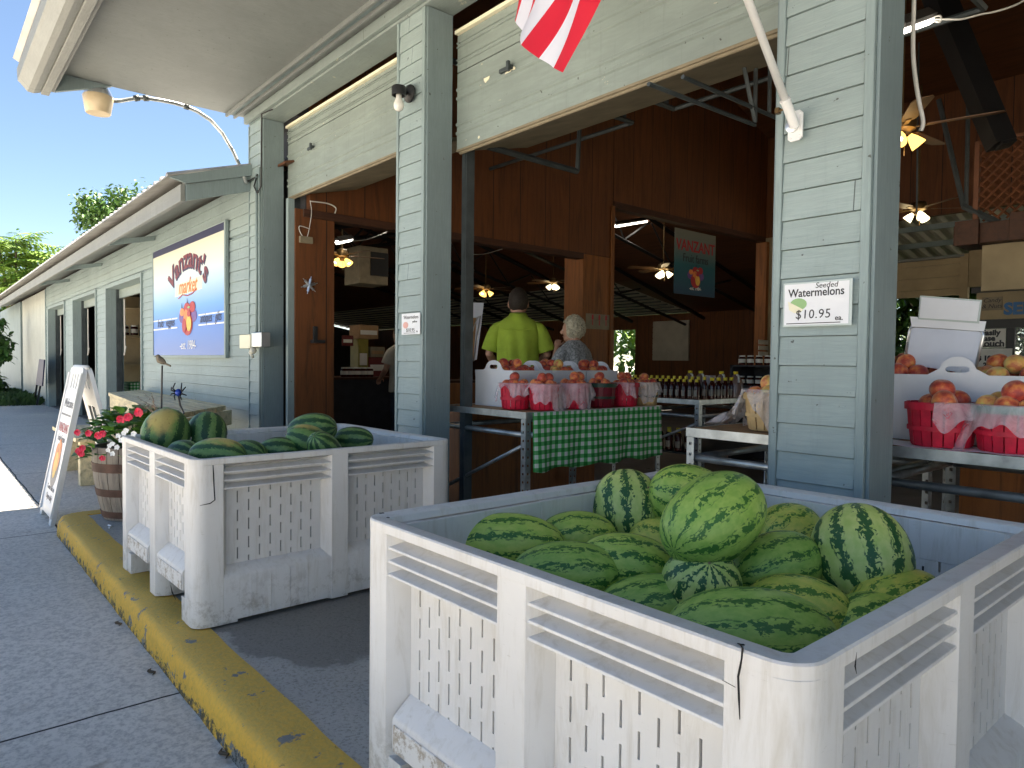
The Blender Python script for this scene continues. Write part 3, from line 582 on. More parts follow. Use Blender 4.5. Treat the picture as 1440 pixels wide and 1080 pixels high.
for (px, py) in ((218, 333), (143, 370), (98, 390)):
    p = atY(px, py, 2.49); m = MB(); m.prism([(1.904, 2.56), (2.486, 2.70), (2.486, 2.76), (1.904, 2.64)], p.x-.02, p.x+.02, 'x'); lowp('eave_bracket', m, 'trim_paint')
# back wall with a window onto the trees, a light shutter and a plywood pier
m = MB(); wa, wb = -14.1, -13.2; m.box(-30, wa, 16.0, 16.1, -.1, 2.5); m.box(wb, -6.36, 16.0, 16.1, -.1, 2.5); m.box(wa, wb, 16.0, 16.1, -.1, .6); m.box(wa, wb, 16.0, 16.1, 2.1, 2.5); lowp('back_wall', m, 'plywood')
m = MB(); m.box(-12.5, -11.3, 15.93, 15.98, 1.2, 2.3)
for i in range(7): m.box(-12.5, -11.3, 15.915, 15.93, 1.22+i*.155, 1.35+i*.155)
lowp('wall_shutter', m, 'corrugated')
m = MB(); m.prism([(2.63, GZ), (2.63, 2.9), (8, 4.5), (12.9, 3.0), (16.2, 2.4), (16.2, GZ)], -30, -29.9, 'x'); lowp('end_wall', m, 'dark_wall')
m = MB(); m.box(-6.36, -6.31, 2.64, 2.70, 0, 2.6); lowp('corner_post', m, 'trim_paint')
m = MB(); m.box(-6.36, -6.28, 11.2, 16.0, -.1, 4.0); lowp('side_wall', m, 'plywood')
# black steel trusses
m = MB()
for x in (-8.2, -10.6, -13.0, -15.4, -17.8):
    m.tube([(x, 2.7, 2.75), (x, 8, 4.42), (x, 15.6, 2.3)], .05, 4); m.tube([(x, 3.4, 2.65), (x, 8, 3.65), (x, 14.8, 2.1)], .035, 4)
    for k in range(7): y = 3.6+k*1.35; z1_ = 4.42-abs(y-8)*.31; y2 = y+.6; z2_ = 3.65-abs(y2-8)*.217; m.tube([(x, y, z1_), (x, y2, z2_)], .02, 4); m.tube([(x, y2, z2_), (x, y2+.7, 4.42-abs(y2+.7-8)*.31)], .02, 4)
lowp('truss', m, 'black_steel')
m = MB(); m.tube([(-13.05, 2.9, .2), (-12.3, 2.95, 2.6)], .07, 4); m.tube([(-12.8, 2.9, 1.2), (-11.6, 3.0, 1.8)], .03, 4); lowp('truss_leg', m, 'black_steel')
# ------------------------------------------------------------------ bulk crates
CX, CY, CH = 1.18, 1.33, .69
def crate(name, label, loc, rz):
    T = thing(name, label, 'crate', loc, 'white plastic bulk crates of watermelons', R(rz))
    hx, hy = CX/2, CY/2; TH = .066; CW = .15; MW = .145; RD = .052
    body = MB(); scuffs = []
    def corner(sx, sy):
        pts = []
        r = .055
        for i in range(7): a = math.pi/2*i/6; pts.append((hx-r+r*math.cos(a), hy-r+r*math.sin(a)))
        pts += [(hx-CW+.03, hy), (hx-CW, hy-RD), (hx-CW, hy-TH), (hx-TH-.02, hy-TH), (hx-TH, hy-TH-.02), (hx-TH, hy-CW), (hx-RD, hy-CW), (hx, hy-CW+.03)]
        body.prism([(x*sx, y*sy) for x, y in pts], .004, .668, 'z')
        body.prism([(x*sx*.995, y*sy*.995) for x, y in [(hx-.06, hy-.003), (hx-.003, hy-.06), (hx-.003, hy-CW-.03), (hx-TH-.06, hy-CW-.03), (hx-CW-.03, hy-TH-.06), (hx-CW-.03, hy-.003)]], 0, .10, 'z')
    for sx in (-1, 1):
        for sy in (-1, 1): corner(sx, sy)
    panels = []; ribs = []
    def side(L, half, mt, fork):
        # local side frame: x along the side, y outward (0 = outer plane), z up
        body.prism([(-MW/2, -RD), (-MW/2+.03, 0), (MW/2-.03, 0), (MW/2, -RD), (MW/2, -TH), (-MW/2, -TH)], .004, .668, 'z', 0, mt)
        h0 = L/2-CW
        for sg in (-1, 1):
            a, b = sorted((sg*MW/2, sg*h0)); a += .0005; b -= .0005
            rb = MB(); pr = [(-RD-.002, .667), (-.012, .660)]
            for k in range(3): z = .632-k*.034; pr += [(-RD+.004, z+.016), (-.004, z+.002), (-.003, z-.004), (-RD+.002, z-.003)]
            pr += [(-RD-.002, .56), (-TH+.001, .56), (-TH+.001, .667)]
            rb.prism(pr, a-.035, b+.035, 'x', 0, mt); ribs.append(rb)
            # slotted panel
            p = MB(); n = 8; st = (b-a)/(n+1); w = .0058; y0, y1 = -RD-.0135, -RD-.002; zb, zt = .19, .5595
            xs = [a]+[a+st*(i+1) for i in range(n)]+[b]
            for i in range(n+1): p.box(xs[i]+(w/2 if i else 0), xs[i+1]-(w/2 if i < n else 0), y0, y1, zb, zt, 0, mt)
            for i in range(n):
                z = zb; off = .02+(.04 if i % 2 else 0); x = xs[i+1]
                while z < zt:
                    s0 = min(zt, zb+off); p.box(x-w/2, x+w/2, y0, y1, z, s0, 0, mt); p.add([(x-w/2, y0+.003, s0), (x+w/2, y0+.003, s0), (x+w/2, y0+.003, s0+.05), (x-w/2, y0+.003, s0+.05)], [(0, 1, 2, 3)], 1, mt) if s0 < zt-.05 else None; z = s0+.050; off += .080  # dark strip in each slot paints in the shade of the crate's inside
                    if z > zt: break
            panels.append(p)
            # sill below the panel
            if fork: body.prism([(-RD-.002, .255), (-.006, .215), (-.001, .205), (-.001, .13 if fork else .012), (-TH+.002, .13 if fork else .012), (-TH+.002, .255)], a, b, 'x', 0, mt)
            else:
                body.prism([(-RD-.002, .235), (-.007, .200), (-.0015, .190), (-.0015, .012), (-TH+.002, .012), (-TH+.002, .235)], a-.04, b+.04, 'x', 0, mt)
            if fork:
                scuff = MB(); scuffs.append(scuff); scuff.prism([(.0005, .198), (.0025, .196), (.0025, .131), (.0005, .1305)], a+.01, b-.01, 'x', 0, mt)
                body.box(a, b, -.35, -TH, .131, .142, 0, mt)
            else:
                for q in (.25, .72): 
                    xx = a+(b-a)*q; body.box(xx-.017, xx+.017, -.0008, .0012, .055, .09, 0, mt)
                for q in range(1, 5): xx = a+(b-a)*q/5; body.box(xx-.002, xx+.002, -.0014, .0006, .016, .190, 0, mt)
        if fork:
            body.box(-MW/2, MW/2, -.001-TH-.2, -TH, .004, .10, 0, mt)
    side(CX, hy, Matrix.Translation((0, hy, 0)), True)
    side(CX, hy, Matrix.Translation((0, -hy, 0)) @ Matrix.Rotation(math.pi, 4, 'Z'), True)
    side(CY, hx, Matrix.Translation((hx, 0, 0)) @ Matrix.Rotation(-math.pi/2, 4, 'Z'), False)
    side(CY, hx, Matrix.Translation((-hx, 0, 0)) @ Matrix.Rotation(math.pi/2, 4, 'Z'), False)
    body.box(-hx+TH, hx-TH, -hy+TH, hy-TH, .143, .165)
    body.build('body', 'crate_plastic', T, world=False, bevel=.006, smooth='auto')
    for p in panels: p.build('side_panel', ['crate_plastic', 'slot_shade_and_damage'], T, world=False)
    for p in ribs: p.build('rib', 'crate_plastic', T, world=False, bevel=.0012)
    for scuff in scuffs: scuff.build('scuffed_edge', 'crate_scuffed', T, world=False)
    # rim: rounded rectangular ring
    m = MB(); path = []; r = .06; W_ = .046
    for (sx, sy, a0) in ((1, 1, 0), (-1, 1, 90), (-1, -1, 180), (1, -1, 270)):
        for i in range(9): a = R(a0+90*i/8); path.append(((hx-r)*sx, (hy-r)*sy, math.cos(a), math.sin(a)))
    # add points along the straight runs so that the lip can wander a little
    full = []
    def P(c, off): return (c[0]+c[2]*(r+off), c[1]+c[3]*(r+off))
    n = len(path)
    for i in range(n):
        c = path[i]; d = path[(i+1) % n]; full.append(c)
        if (Vector(P(c, 0))-Vector(P(d, 0))).length > .5:
            for k in range(1, 14): t = k/14; full.append(tuple(c[j]*(1-t)+d[j]*t for j in range(4)))
    rings = []
    for i, c in enumerate(full):
        wv = noise.noise(Vector((c[0]*3+loc[0], c[1]*3, 5)))*.0035; q = []
        for off, z in ((-.004, .664), (.0012, .667), (.0018, .676), (.0015, .688), (-.002, .6915), (-W_+.006, .690), (-W_, .686), (-W_-.004, .669)):
            x, y = P(c, off+wv); q.append((x, y, z+wv*.5))
        rings.append(q)
    rings.append(rings[0]); m.rings(rings, cap=False, closed=True); m.build('rim', 'crate_plastic', T, world=False, smooth='auto')
    return T
NC = crate('bulk_crate', 'white slotted plastic crate in the foreground, heaped with light green watermelons', (-1.046, 1.553, 0), .3)
LC = crate('bulk_crate', 'farther white plastic crate of watermelons with a cracked corner, straddling the yellow curb', (-3.526, 1.463, 0.004), 1.4); NC.scale = (1.02, .99, 1); LC.scale = (.998, .965, 1)
# cracks and marks in the plastic
def crack(T, px_pts, z=None, r=.0022, name='crack', kind='Y', val=0, mat='slot_shade_and_damage'):
    """a crack that follows the crate's face (kind: which local plane it lies in)"""
    m = MB(); inv = (Matrix.Translation(T.location) @ Matrix.Rotation(T.rotation_euler.z, 4, 'Z')).inverted(); o = inv @ CAM; pts = []
    for p in px_pts:
        d = inv.to_3x3() @ ray(*p); i = {'X': 0, 'Y': 1, 'Z': 2}[kind]; t = (val-o[i])/d[i]; pts.append(o+d*t)
    n = len(pts); m.tube(pts, [r*(.35 if i in (0, n-1) else 1) for i in range(n)], 5); m.build(name, mat, T, world=False)
crack(NC, [(1027, 903), (1032, 910), (1031, 925), (1029, 935), (1026, 950), (1027, 980), (1028, 1010)], kind='Y', val=-CY/2-.0005, r=.0017)
crack(NC, [(1004, 955), (1022, 965)], kind='Y', val=-CY/2-.0005, r=.0012)
crack(NC, [(1191, 915), (1189, 935), (1191, 945)], kind='X', val=CX/2+.0015, r=.0012)
crack(LC, [(292, 650), (293, 668), (294, 690), (295, 704), (288, 709), (273, 712)], kind='X', val=CX/2+.001, r=.0024)
crack(LC, [(232, 825), (234, 835), (239, 845)], kind='Y', val=-CY/2-.001, r=.0028)
# broken corners of the rim
def chip(T, px, py, r, seed):
    random.seed(seed); inv = (Matrix.Translation(T.location) @ Matrix.Rotation(T.rotation_euler.z, 4, 'Z')).inverted(); c = inv @ atZ(px, py, .6925); m = MB()
    m.add([(c.x+math.cos(a*.7)*r*random.uniform(.4, 1.2), c.y+math.sin(a*.7)*r*random.uniform(.3, 1), .6925) for a in range(9)], [tuple(range(9))]); m.build('chip', 'slot_shade_and_damage', T, world=False)
chip(NC, 537, 723, .011, 1); chip(NC, 546, 729, .007, 2); chip(NC, 917, 659, .010, 3); chip(NC, 930, 659, .008, 4); chip(NC, 1030, 905, .006, 5); chip(LC, 470, 593, .010, 6)
# ------------------------------------------------------------------ watermelons
def melon_mesh(name, mat, bl=.9):
    m = MB(); rings = []; n = 30; sg = 44
    for i in range(n+1):
        t = math.pi*i/n; x = -math.cos(t); r = math.sin(t); r = r**bl; x = math.copysign(abs(x)**.97, x)
        rings.append([(x, r*math.cos(2*math.pi*k/sg)*(1+.006*math.sin(5*k)), r*math.sin(2*math.pi*k/sg)) for k in range(sg)])
    rings[0] = [(-1, 0, 0)]*sg; rings[-1] = [(1, 0, 0)]*sg
    rings[0] = [(-1+.0005, 1e-3*math.cos(2*math.pi*k/sg), 1e-3*math.sin(2*math.pi*k/sg)) for k in range(sg)]; rings[-1] = [(1-.0005, 1e-3*math.cos(2*math.pi*k/sg), 1e-3*math.sin(2*math.pi*k/sg)) for k in range(sg)]
    m.rings(rings); o = m.build('tmp', mat, smooth=True); me = o.data; bpy.data.objects.remove(o); me.name = name; return me
MELM = {k: melon_mesh('watermelon', k) for k in ('melon_light', 'melon_round', 'melon_mid', 'melon_yellow', 'melon_dark', 'melon_spotted')}
_s = MB(); _s.lathe([(.05, -.01), (.045, .01), (.025, .02), (.02, .05), (.015, .055)], 8); _so = _s.build('stem', 'dry_stalk', smooth=True)
_so.data.transform(Matrix.Rotation(math.pi/2, 4, 'Y') @ Matrix.Identity(4)); STEMM = _so.data; bpy.data.objects.remove(_so)
def melon(px, py, z, apx, bpx, yaw, pitch, mat, label, group, T=None, roll=0):
    c = atZ(px, py, z); sc = depth(c)/FPX*(1.05 if group == G1 and apx != 86 and apx != 76 else 1)
    o = bpy.data.objects.new('watermelon', MELM[mat]); COL.objects.link(o); o.location = c
    o.scale = (apx*sc, bpx*sc*random.uniform(.97, 1.05), bpx*sc*random.uniform(.95, 1.02))
    o.rotation_euler = (Matrix.Rotation(R(yaw), 3, 'Z') @ Matrix.Rotation(-R(pitch), 3, 'Y') @ Matrix.Rotation(R(roll), 3, 'X')).to_euler()
    tag(o, label, 'watermelon', group)
    st = bpy.data.objects.new('stem', STEMM); COL.objects.link(st); st.parent = o; st.location = (.985, 0, 0); st.scale = (1, 1, 1)
    return o
G1 = 'watermelons heaped in the near crate'; G2 = 'watermelons in the farther crate'
for a in [
 (1003, 729, .725, 86, 60, 84, 24, 'melon_mid', 'largest watermelon, lying on top of the heap in the near crate'),
 (970, 702, .66, 56, 46, 225, 15, 'melon_light', 'watermelon peeking out behind the largest one at the back of the near crate'),
 (882, 716, .61, 54, 46, 139, 62, 'melon_round', 'round cream-mottled watermelon with dark stripes, near the back left of the near crate'),
 (713, 768, .56, 78, 44, 48, 0, 'melon_light', 'long pale watermelon leftmost in the near crate'),
 (812, 758, .55, 54, 38, 55, 0, 'melon_light', 'small watermelon between the leftmost one and the round mottled one'),
 (795, 808, .55, 74, 46, 44, 4, 'melon_mid', 'watermelon against the street-side rim in front of the leftmost pale one'),
 (882, 795, .565, 66, 44, 40, -4, 'melon_light', 'light watermelon left of the star-topped one, under the left end of the largest'),
 (926, 768, .53, 42, 38, 20, 0, 'melon_yellow', 'yellow-green watermelon showing only a sliver left of the largest one'),
 (985, 826, .565, 60, 54, 319, 48, 'melon_round', 'watermelon with its stem end up like a star, below the largest one'),
 (925, 856, .51, 86, 48, 50, 3, 'melon_mid', 'long watermelon low against the rim, left of the big front one'),
 (1090, 797, .59, 68, 46, 66, 12, 'melon_mid', 'watermelon with diagonal stripes right of the star-topped one'),
 (1108, 750, .57, 50, 40, 75, 5, 'melon_yellow', 'watermelon at the back between the largest and the upright striped one'),
 (1211, 783, .62, 76, 64, 132, 50, 'melon_round', 'big upright watermelon with bold vertical stripes at the right of the near crate'),
 (1122, 860, .535, 70, 50, 25, 0, 'melon_yellow', 'watermelon behind the big front one and below the upright striped one'),
 (1055, 893, .56, 112, 64, 46, 0, 'melon_mid', 'long big watermelon in the near corner of the near crate'),
 (1262, 848, .54, 86, 48, 78, 4, 'melon_yellow', 'yellowish scarred watermelon against the right-hand rim of the near crate'),
 (1226, 890, .50, 74, 54, 70, 0, 'melon_light', 'watermelon against the right-hand rim below the yellowish scarred one'),
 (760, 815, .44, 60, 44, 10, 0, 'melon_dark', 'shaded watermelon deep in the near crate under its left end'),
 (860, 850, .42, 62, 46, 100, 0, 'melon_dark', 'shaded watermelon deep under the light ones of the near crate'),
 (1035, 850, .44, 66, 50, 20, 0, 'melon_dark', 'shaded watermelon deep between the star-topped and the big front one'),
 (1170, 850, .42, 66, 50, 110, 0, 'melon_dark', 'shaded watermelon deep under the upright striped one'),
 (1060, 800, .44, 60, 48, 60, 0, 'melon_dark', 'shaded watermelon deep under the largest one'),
 (950, 800, .43, 56, 46, 150, 0, 'melon_dark', 'shaded watermelon deep under the yellow-green sliver')]: melon(*a, G1)
for a in [
 (233, 611, .69, 38, 32, 150, 55, 'melon_spotted', 'upright watermelon with a yellow ground spot, leftmost in the farther crate'),
 (290, 612, .67, 34, 27, 150, 62, 'melon_dark', 'dark upright watermelon beside the leftmost one of the farther crate'),
 (259, 638, .63, 28, 20, 20, 0, 'melon_dark', 'small striped watermelon low between the two upright ones and the rim'),
 (306, 641, .655, 40, 25, 48, 0, 'melon_spotted', 'lying watermelon with a scarred yellow patch at the front rim of the farther crate'),
 (348, 640, .63, 30, 22, 30, 0, 'melon_dark', 'dark watermelon right of the scarred yellow-patched one'),
 (392, 634, .64, 28, 20, 60, 0, 'melon_dark', 'dark watermelon left of the heap of four in the farther crate'),
 (439, 605, .72, 35, 25, 44, 8, 'melon_dark', 'topmost watermelon of the heap of four in the farther crate'),
 (433, 621, .68, 31, 23, 235, 18, 'melon_spotted', 'watermelon with a yellow spot in front of the topmost one in the farther crate'),
 (458, 634, .655, 36, 21, 300, 40, 'melon_dark', 'watermelon showing its stem end at the front rim of the farther crate'),
 (497, 618, .655, 28, 18, 48, 0, 'melon_dark', 'rightmost watermelon of the farther crate'),
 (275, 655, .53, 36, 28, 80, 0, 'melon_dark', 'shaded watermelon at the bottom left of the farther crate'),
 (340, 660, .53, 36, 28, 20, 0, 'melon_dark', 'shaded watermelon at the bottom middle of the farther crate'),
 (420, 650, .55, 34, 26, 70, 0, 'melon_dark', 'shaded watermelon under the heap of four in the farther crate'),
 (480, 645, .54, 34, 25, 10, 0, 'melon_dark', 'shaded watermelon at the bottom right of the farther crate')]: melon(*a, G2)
# ------------------------------------------------------------------ shelving tables
RX90 = Matrix.Rotation(math.pi/2, 4, 'X')
def perf_post(T, x, y, z0, z1, fx, fy, w=.04):
    """slotted steel angle: two flanges, each with a row of square holes"""
    n = int((z1-z0)/.05); holes = [[(-.007+w/2, z0+.03+i*.05-.007), (.007+w/2, z0+.03+i*.05-.007), (.007+w/2, z0+.03+i*.05+.007), (-.007+w/2, z0+.03+i*.05+.007)] for i in range(n)]
    out = [(0, z0), (w, z0), (w, z1), (0, z1)]
    mx = frame((x, y, 0), (fx, 0, 0), (0, 0, 1), (0, -fx, 0)); my = frame((x, y+fy*.0015, 0), (0, fy, 0), (0, 0, 1), (fy, 0, 0))
    a = plate('leg', out, holes, .0025, 'galvanised', T, mx)
    b = plate('flange', out, holes, .0025, 'galvanised', None, my); b.parent = a; 
    b.data.transform(Matrix.Translation(-parent_origin(a)))
    return a
def steel_table(label, x0, x1, y0, y1, z, group='steel display tables', rails='front', brown=None):
    T = thing('display_table', label, 'table', ((x0+x1)/2, (y0+y1)/2, 0), group)
    m = MB(); m.box(x0+.003, x1-.003, y0+.003, y1-.003, z-.012, z); m.build('tabletop', 'brown_card', T)
    m = MB(); 
    for (a, b, c, d) in ((x0, x1, y0, y0+.0025), (x0, x1, y1-.0025, y1), (x0, x0+.0025, y0+.0026, y1-.0026), (x1-.0025, x1, y0+.0026, y1-.0026)): m.box(a, b, c, d, z-.038, z+.003)
    m.build('edge_rail', 'galvanised', T)
    for sx, x in ((1, x0), (-1, x1)):
        for sy, y in ((1, y0+.003), (-1, y1-.003)): perf_post(T, x+sx*.004, y, 0.0, z-.04, sx, sy)
    m = MB(); r = .017; zz = z-.137
    m.tube([(x0+.04, y0+.025, zz), (x1-.04, y0+.025, zz)], r, 10); m.tube([(x0+.04, y1-.025, zz), (x1-.04, y1-.025, zz)], r, 10)
    m.tube([(x0+.025, y0+.04, zz), (x0+.025, y1-.04, zz)], r, 10); m.tube([(x1-.025, y0+.04, zz), (x1-.025, y1-.04, zz)], r, 10)
    m.build('rail', 'galvanised', T, smooth=True)
    m = MB(); m.tube([(x0+.05, y0+.03, .25), (x1-.05, y0+.03, z-.2)], .012, 8); m.build('brace', 'galvanised', T, smooth=True)
    return T
TZ = .80
T1 = steel_table('galvanised display table of peach baskets with a green gingham skirt, behind the second pillar', -3.98, -3.10, 2.76, 4.06, TZ)
T2 = steel_table('galvanised display table end with a plastic-bagged basket, left of the price-card pillar', -1.955, -1.15, 2.75, 3.5, TZ)
T3 = steel_table('galvanised display table right of the price-card pillar with boxed peaches', -1.14, 1.2, 2.79, 3.62, TZ)
T4 = steel_table('steel rack of yellow-capped syrup bottles deeper in the hall', -4.35, -3.40, 4.96, 6.4, TZ)
for (x, y) in ((-4.3, 5.0), (-3.45, 5.0)): pass
m = MB(); m.box(-4.34, -3.41, 4.98, 6.38, .33, .345); m.build('lower_shelf', 'track_grey', T4)
m = MB(); m.box(-3.9, -3.15, 3.0, 3.9, .0, .02)
# plywood box standing behind the left table
m = MB(); m.box(-4.6, -4.05, 2.98, 4.4, 0, .74); o = m.build('plywood_bin', 'plywood_light', bevel=.004); tag(o, 'orange-brown plywood bin standing behind the gingham-skirted table', 'bin')
m = MB(); m.box(-1.1, -.35, 3.68, 3.8, 0, .72); o = m.build('plywood_bin', 'plywood_light', bevel=.004); tag(o, 'brown plywood board standing under the peaches at the right edge', 'board')
m = MB(); m.box(-.30, .8, 3.2, 3.9, 0.0, .60); o = m.build('cardboard_carton', 'brown_card', bevel=.004); tag(o, 'grey-brown carton stored under the right-hand display table', 'carton')
# gingham skirt
m = MB(); NX, NZ = 60, 10; z1, z0 = .80, .445; vs = []
for j in range(NZ+1):
    t = j/NZ
    for i in range(NX+1):
        y = 2.80+1.23*i/NX; x = -3.086+.012*t*math.sin(i*.55)+.010*t*math.sin(i*.23+1)+.004
        vs.append((x, y, z1-t*(z1-z0+.01*math.sin(i*.4)*t)))
m.add(vs, [(j*(NX+1)+i, j*(NX+1)+i+1, (j+1)*(NX+1)+i+1, (j+1)*(NX+1)+i) for j in range(NZ) for i in range(NX)])
o = m.build('gingham_cloth', 'gingham', smooth=True); tag(o, 'green and white gingham cloth hanging down the side of the peach table', 'tablecloth'); so_ = o.modifiers.new('solid', 'SOLIDIFY'); so_.thickness = .002

# ------------------------------------------------------------------ peaches
def peach_mesh(mat):
    m = MB(); n, sg = 12, 20; rings = []
    for i in range(1, n):
        t = math.pi*i/n; r = math.sin(t); z = math.cos(t)*.93
        dip = .16*math.exp(-(r/.30)**2) if z > 0 else 0
        rings.append([(r*math.cos(a)*(1-.07*math.exp(-(a/.22)**2)), r*math.sin(a), z-dip) for a in [(-math.pi+2*math.pi*k/sg) for k in range(sg)]])
    m.rings(rings); o = m.build('tmp', mat, smooth=True); me = o.data; bpy.data.objects.remove(o); me.name = 'peach'; return me
PM = {k: peach_mesh(k) for k in ('peach_skin', 'peach_red', 'peach_green')}
def peach(loc, r, mat, label, group):
    o = bpy.data.objects.new('peach', PM[mat]); COL.objects.link(o); o.location = loc; o.scale = (r, r, r)
    o.rotation_euler = (random.uniform(-1.2, 1.2), random.uniform(-1.2, 1.2), random.uniform(0, 6.28)); tag(o, label, 'peach', group); return o
random.seed(21)
def heap(cx, cy, z, rx, ry, n, label, group, mats=('peach_skin', 'peach_skin', 'peach_red'), r=.037, top=2, pts=None):
    put = []
    tries = 0
    layers = [(z-.01, 1.0, n), (z+.035, .55, top)]
    for zz, k, cnt in layers:
        c = 0; tries = 0
        while c < cnt and tries < 400:
            tries += 1; a = random.uniform(0, 6.28); q = math.sqrt(random.random())*k
            p = Vector((cx+math.cos(a)*q*max(.01, rx-r), cy+math.sin(a)*q*max(.01, ry-r), zz+random.uniform(-.006, .008)))
            if all((p-w).length > r*1.55 for w in put): put.append(p); peach(p, r*random.uniform(.92, 1.08), random.choice(mats), label, group); c += 1
# ------------------------------------------------------------------ baskets
def basket(label, x, y, z, r=.105, h=.155, mat='red_wood', band=None, rz=0, bag=None, seed=0, rim=None, group='small peach baskets'):
    T = thing('basket', label, 'basket', (x, y, z), group, rz)
    m = MB(); n = 18; rb = r*.80
    for k in range(n):                                     # thin slats bent up round the base
        a0 = 2*math.pi*(k+.06)/n; a1 = 2*math.pi*(k+.94)/n; rr = 0 if k % 2 else .0015
        q = []
        for t, ra in ((0, rb), (.04, rb+.006), (.5, (r+rb)/2+.004), (1, r)):
            zz = t*h+.002; ro, ri = ra+rr, ra-.003+rr
            q.append([(ri*math.cos(a0), ri*math.sin(a0), zz), (ro*math.cos(a0), ro*math.sin(a0), zz), (ro*math.cos(a1), ro*math.sin(a1), zz), (ri*math.cos(a1), ri*math.sin(a1), zz)])
        m.rings(q)
    m.lathe([(rb, .004), (rb, .008)], n*2); m.build('slats', mat, T, world=False, smooth='auto')
    for name, zc, hh, ex, mm in (('rim_hoop', h-.014, .026, .006, rim or mat), ('middle_hoop', h*.42, .016, .0075, band or mat)):
        ra = rb+(r-rb)*(zc/h)+ex; m = MB(); sg = 32
        m.rings([[(q_*math.cos(2*math.pi*k/sg), q_*math.sin(2*math.pi*k/sg), zc+dz) for k in range(sg)] for q_, dz in ((ra-.003, -hh/2), (ra+.002, -hh/2), (ra+.0025, hh/2), (ra-.003, hh/2), (ra-.003, -hh/2))], cap=False)
        m.build(name, mm, T, world=False, smooth='auto')
    return T
def bag(label, x, y, z, r, h, a0, a1, drop, seed, flare=.03, group='thin clear bags over the baskets', tail=0):
    """thin plastic bag turned down over a basket rim"""
    T = MB(); random.seed(seed); n = 72; mrow = 16; vs = []; ph = [random.uniform(0, 6.28) for _ in range(5)]
    for j in range(mrow+1):
        t = j/mrow
        for i in range(n+1):
            a = a0+(a1-a0)*i/n
            dl = drop*(.62+.28*math.sin(a*2+ph[0])+.20*math.sin(a*5+ph[1])+.1*math.sin(a*11+ph[2]))+tail*max(0, math.cos((a-(a0+a1)/2-.7)*1.4))**6
            fold = (math.sin(a*17+ph[3]+t*1.5)+.6*math.sin(a*29+ph[4]))*.004*(t**.7)
            if t < .12: rr = r-.012+t/.12*.022; zz = h+.004-.0*(t)
            else: tt = (t-.12)/.88; rr = r+.010+flare*tt**1.2*(.4+.6*abs(math.sin(a*2.5+ph[1])))+fold; zz = h+.004-dl*tt
            if zz < .006: zz = .006+.003*math.sin(i); rr += .01
            vs.append((x+rr*math.cos(a), y+rr*math.sin(a), z+zz))
    T.add(vs, [(j*(n+1)+i, j*(n+1)+i+1, (j+1)*(n+1)+i+1, (j+1)*(n+1)+i) for j in range(mrow) for i in range(n)])
    o = T.build('plastic_bag', 'bag_film', smooth=True); return tag(o, label, 'plastic bag', group)
def spot(px, py, X): return atX(px, py, X)
# baskets along the side of the gingham table (from the near end to the far end)
BR = .098; BH = .165
for i, (y, x, mat, band, desc, rim) in enumerate((
   (2.90, -3.36, 'red_wood', None, 'red basket half hidden at the near left end of the gingham table', None),
   (3.00, -3.20, 'red_wood', None, 'red basket under a broad pink-white bag, nearest along the gingham table', None),
   (3.27, -3.20, 'red_wood', None, 'second red basket along the gingham table, its bag hanging over the cloth', None),
   (3.53, -3.20, 'maroon_wood', 'band_green', 'dark red basket with green hoops in the middle of the gingham table', 'band_green'),
   (3.76, -3.19, 'red_wood', None, 'plain red basket beside the green-hooped one', None),
   (3.98, -3.19, 'natural_wood', 'band_green', 'natural wood basket at the far end of the gingham table', None))):
    basket(desc, x, y, TZ+.002, BR, BH, mat, band, rim=rim)
    heap(x, y, TZ+BH+.005, BR, BR, 7, 'peach in the '+('half-hidden nearest red basket','broad-bagged red basket','second bagged red basket','dark red green-hooped basket','plain red basket','natural wood basket at the far end')[i]+' of the gingham table', 'peaches in basket %s of the gingham table' % ('one', 'two', 'three', 'four', 'five', 'six')[i], r=.034, top=2)
for a in ((-3.36, 2.90, -2.6, .9, .13, 1, 'bag over the half-hidden red basket at the near end of the gingham table', 0), (-3.20, 3.00, -2.9, 1.7, .19, 4, 'broad bag over the nearest red basket of the gingham table', .06),
          (-3.20, 3.27, -2.5, 1.6, .18, 9, 'thin bag hanging over the cloth from the second red basket', .07), (-3.19, 3.76, -2.3, -.2, .14, 14, 'twisted bag between the green-hooped and the plain red basket', .0), (-3.19, 3.98, -2.8, .5, .14, 17, 'bag over the natural wood basket of the gingham table', 0)):
    bag('thin clear '+a[6], a[0], a[1], TZ+.002, BR+.002, BH, a[2], a[3], a[4], a[5], tail=a[7])
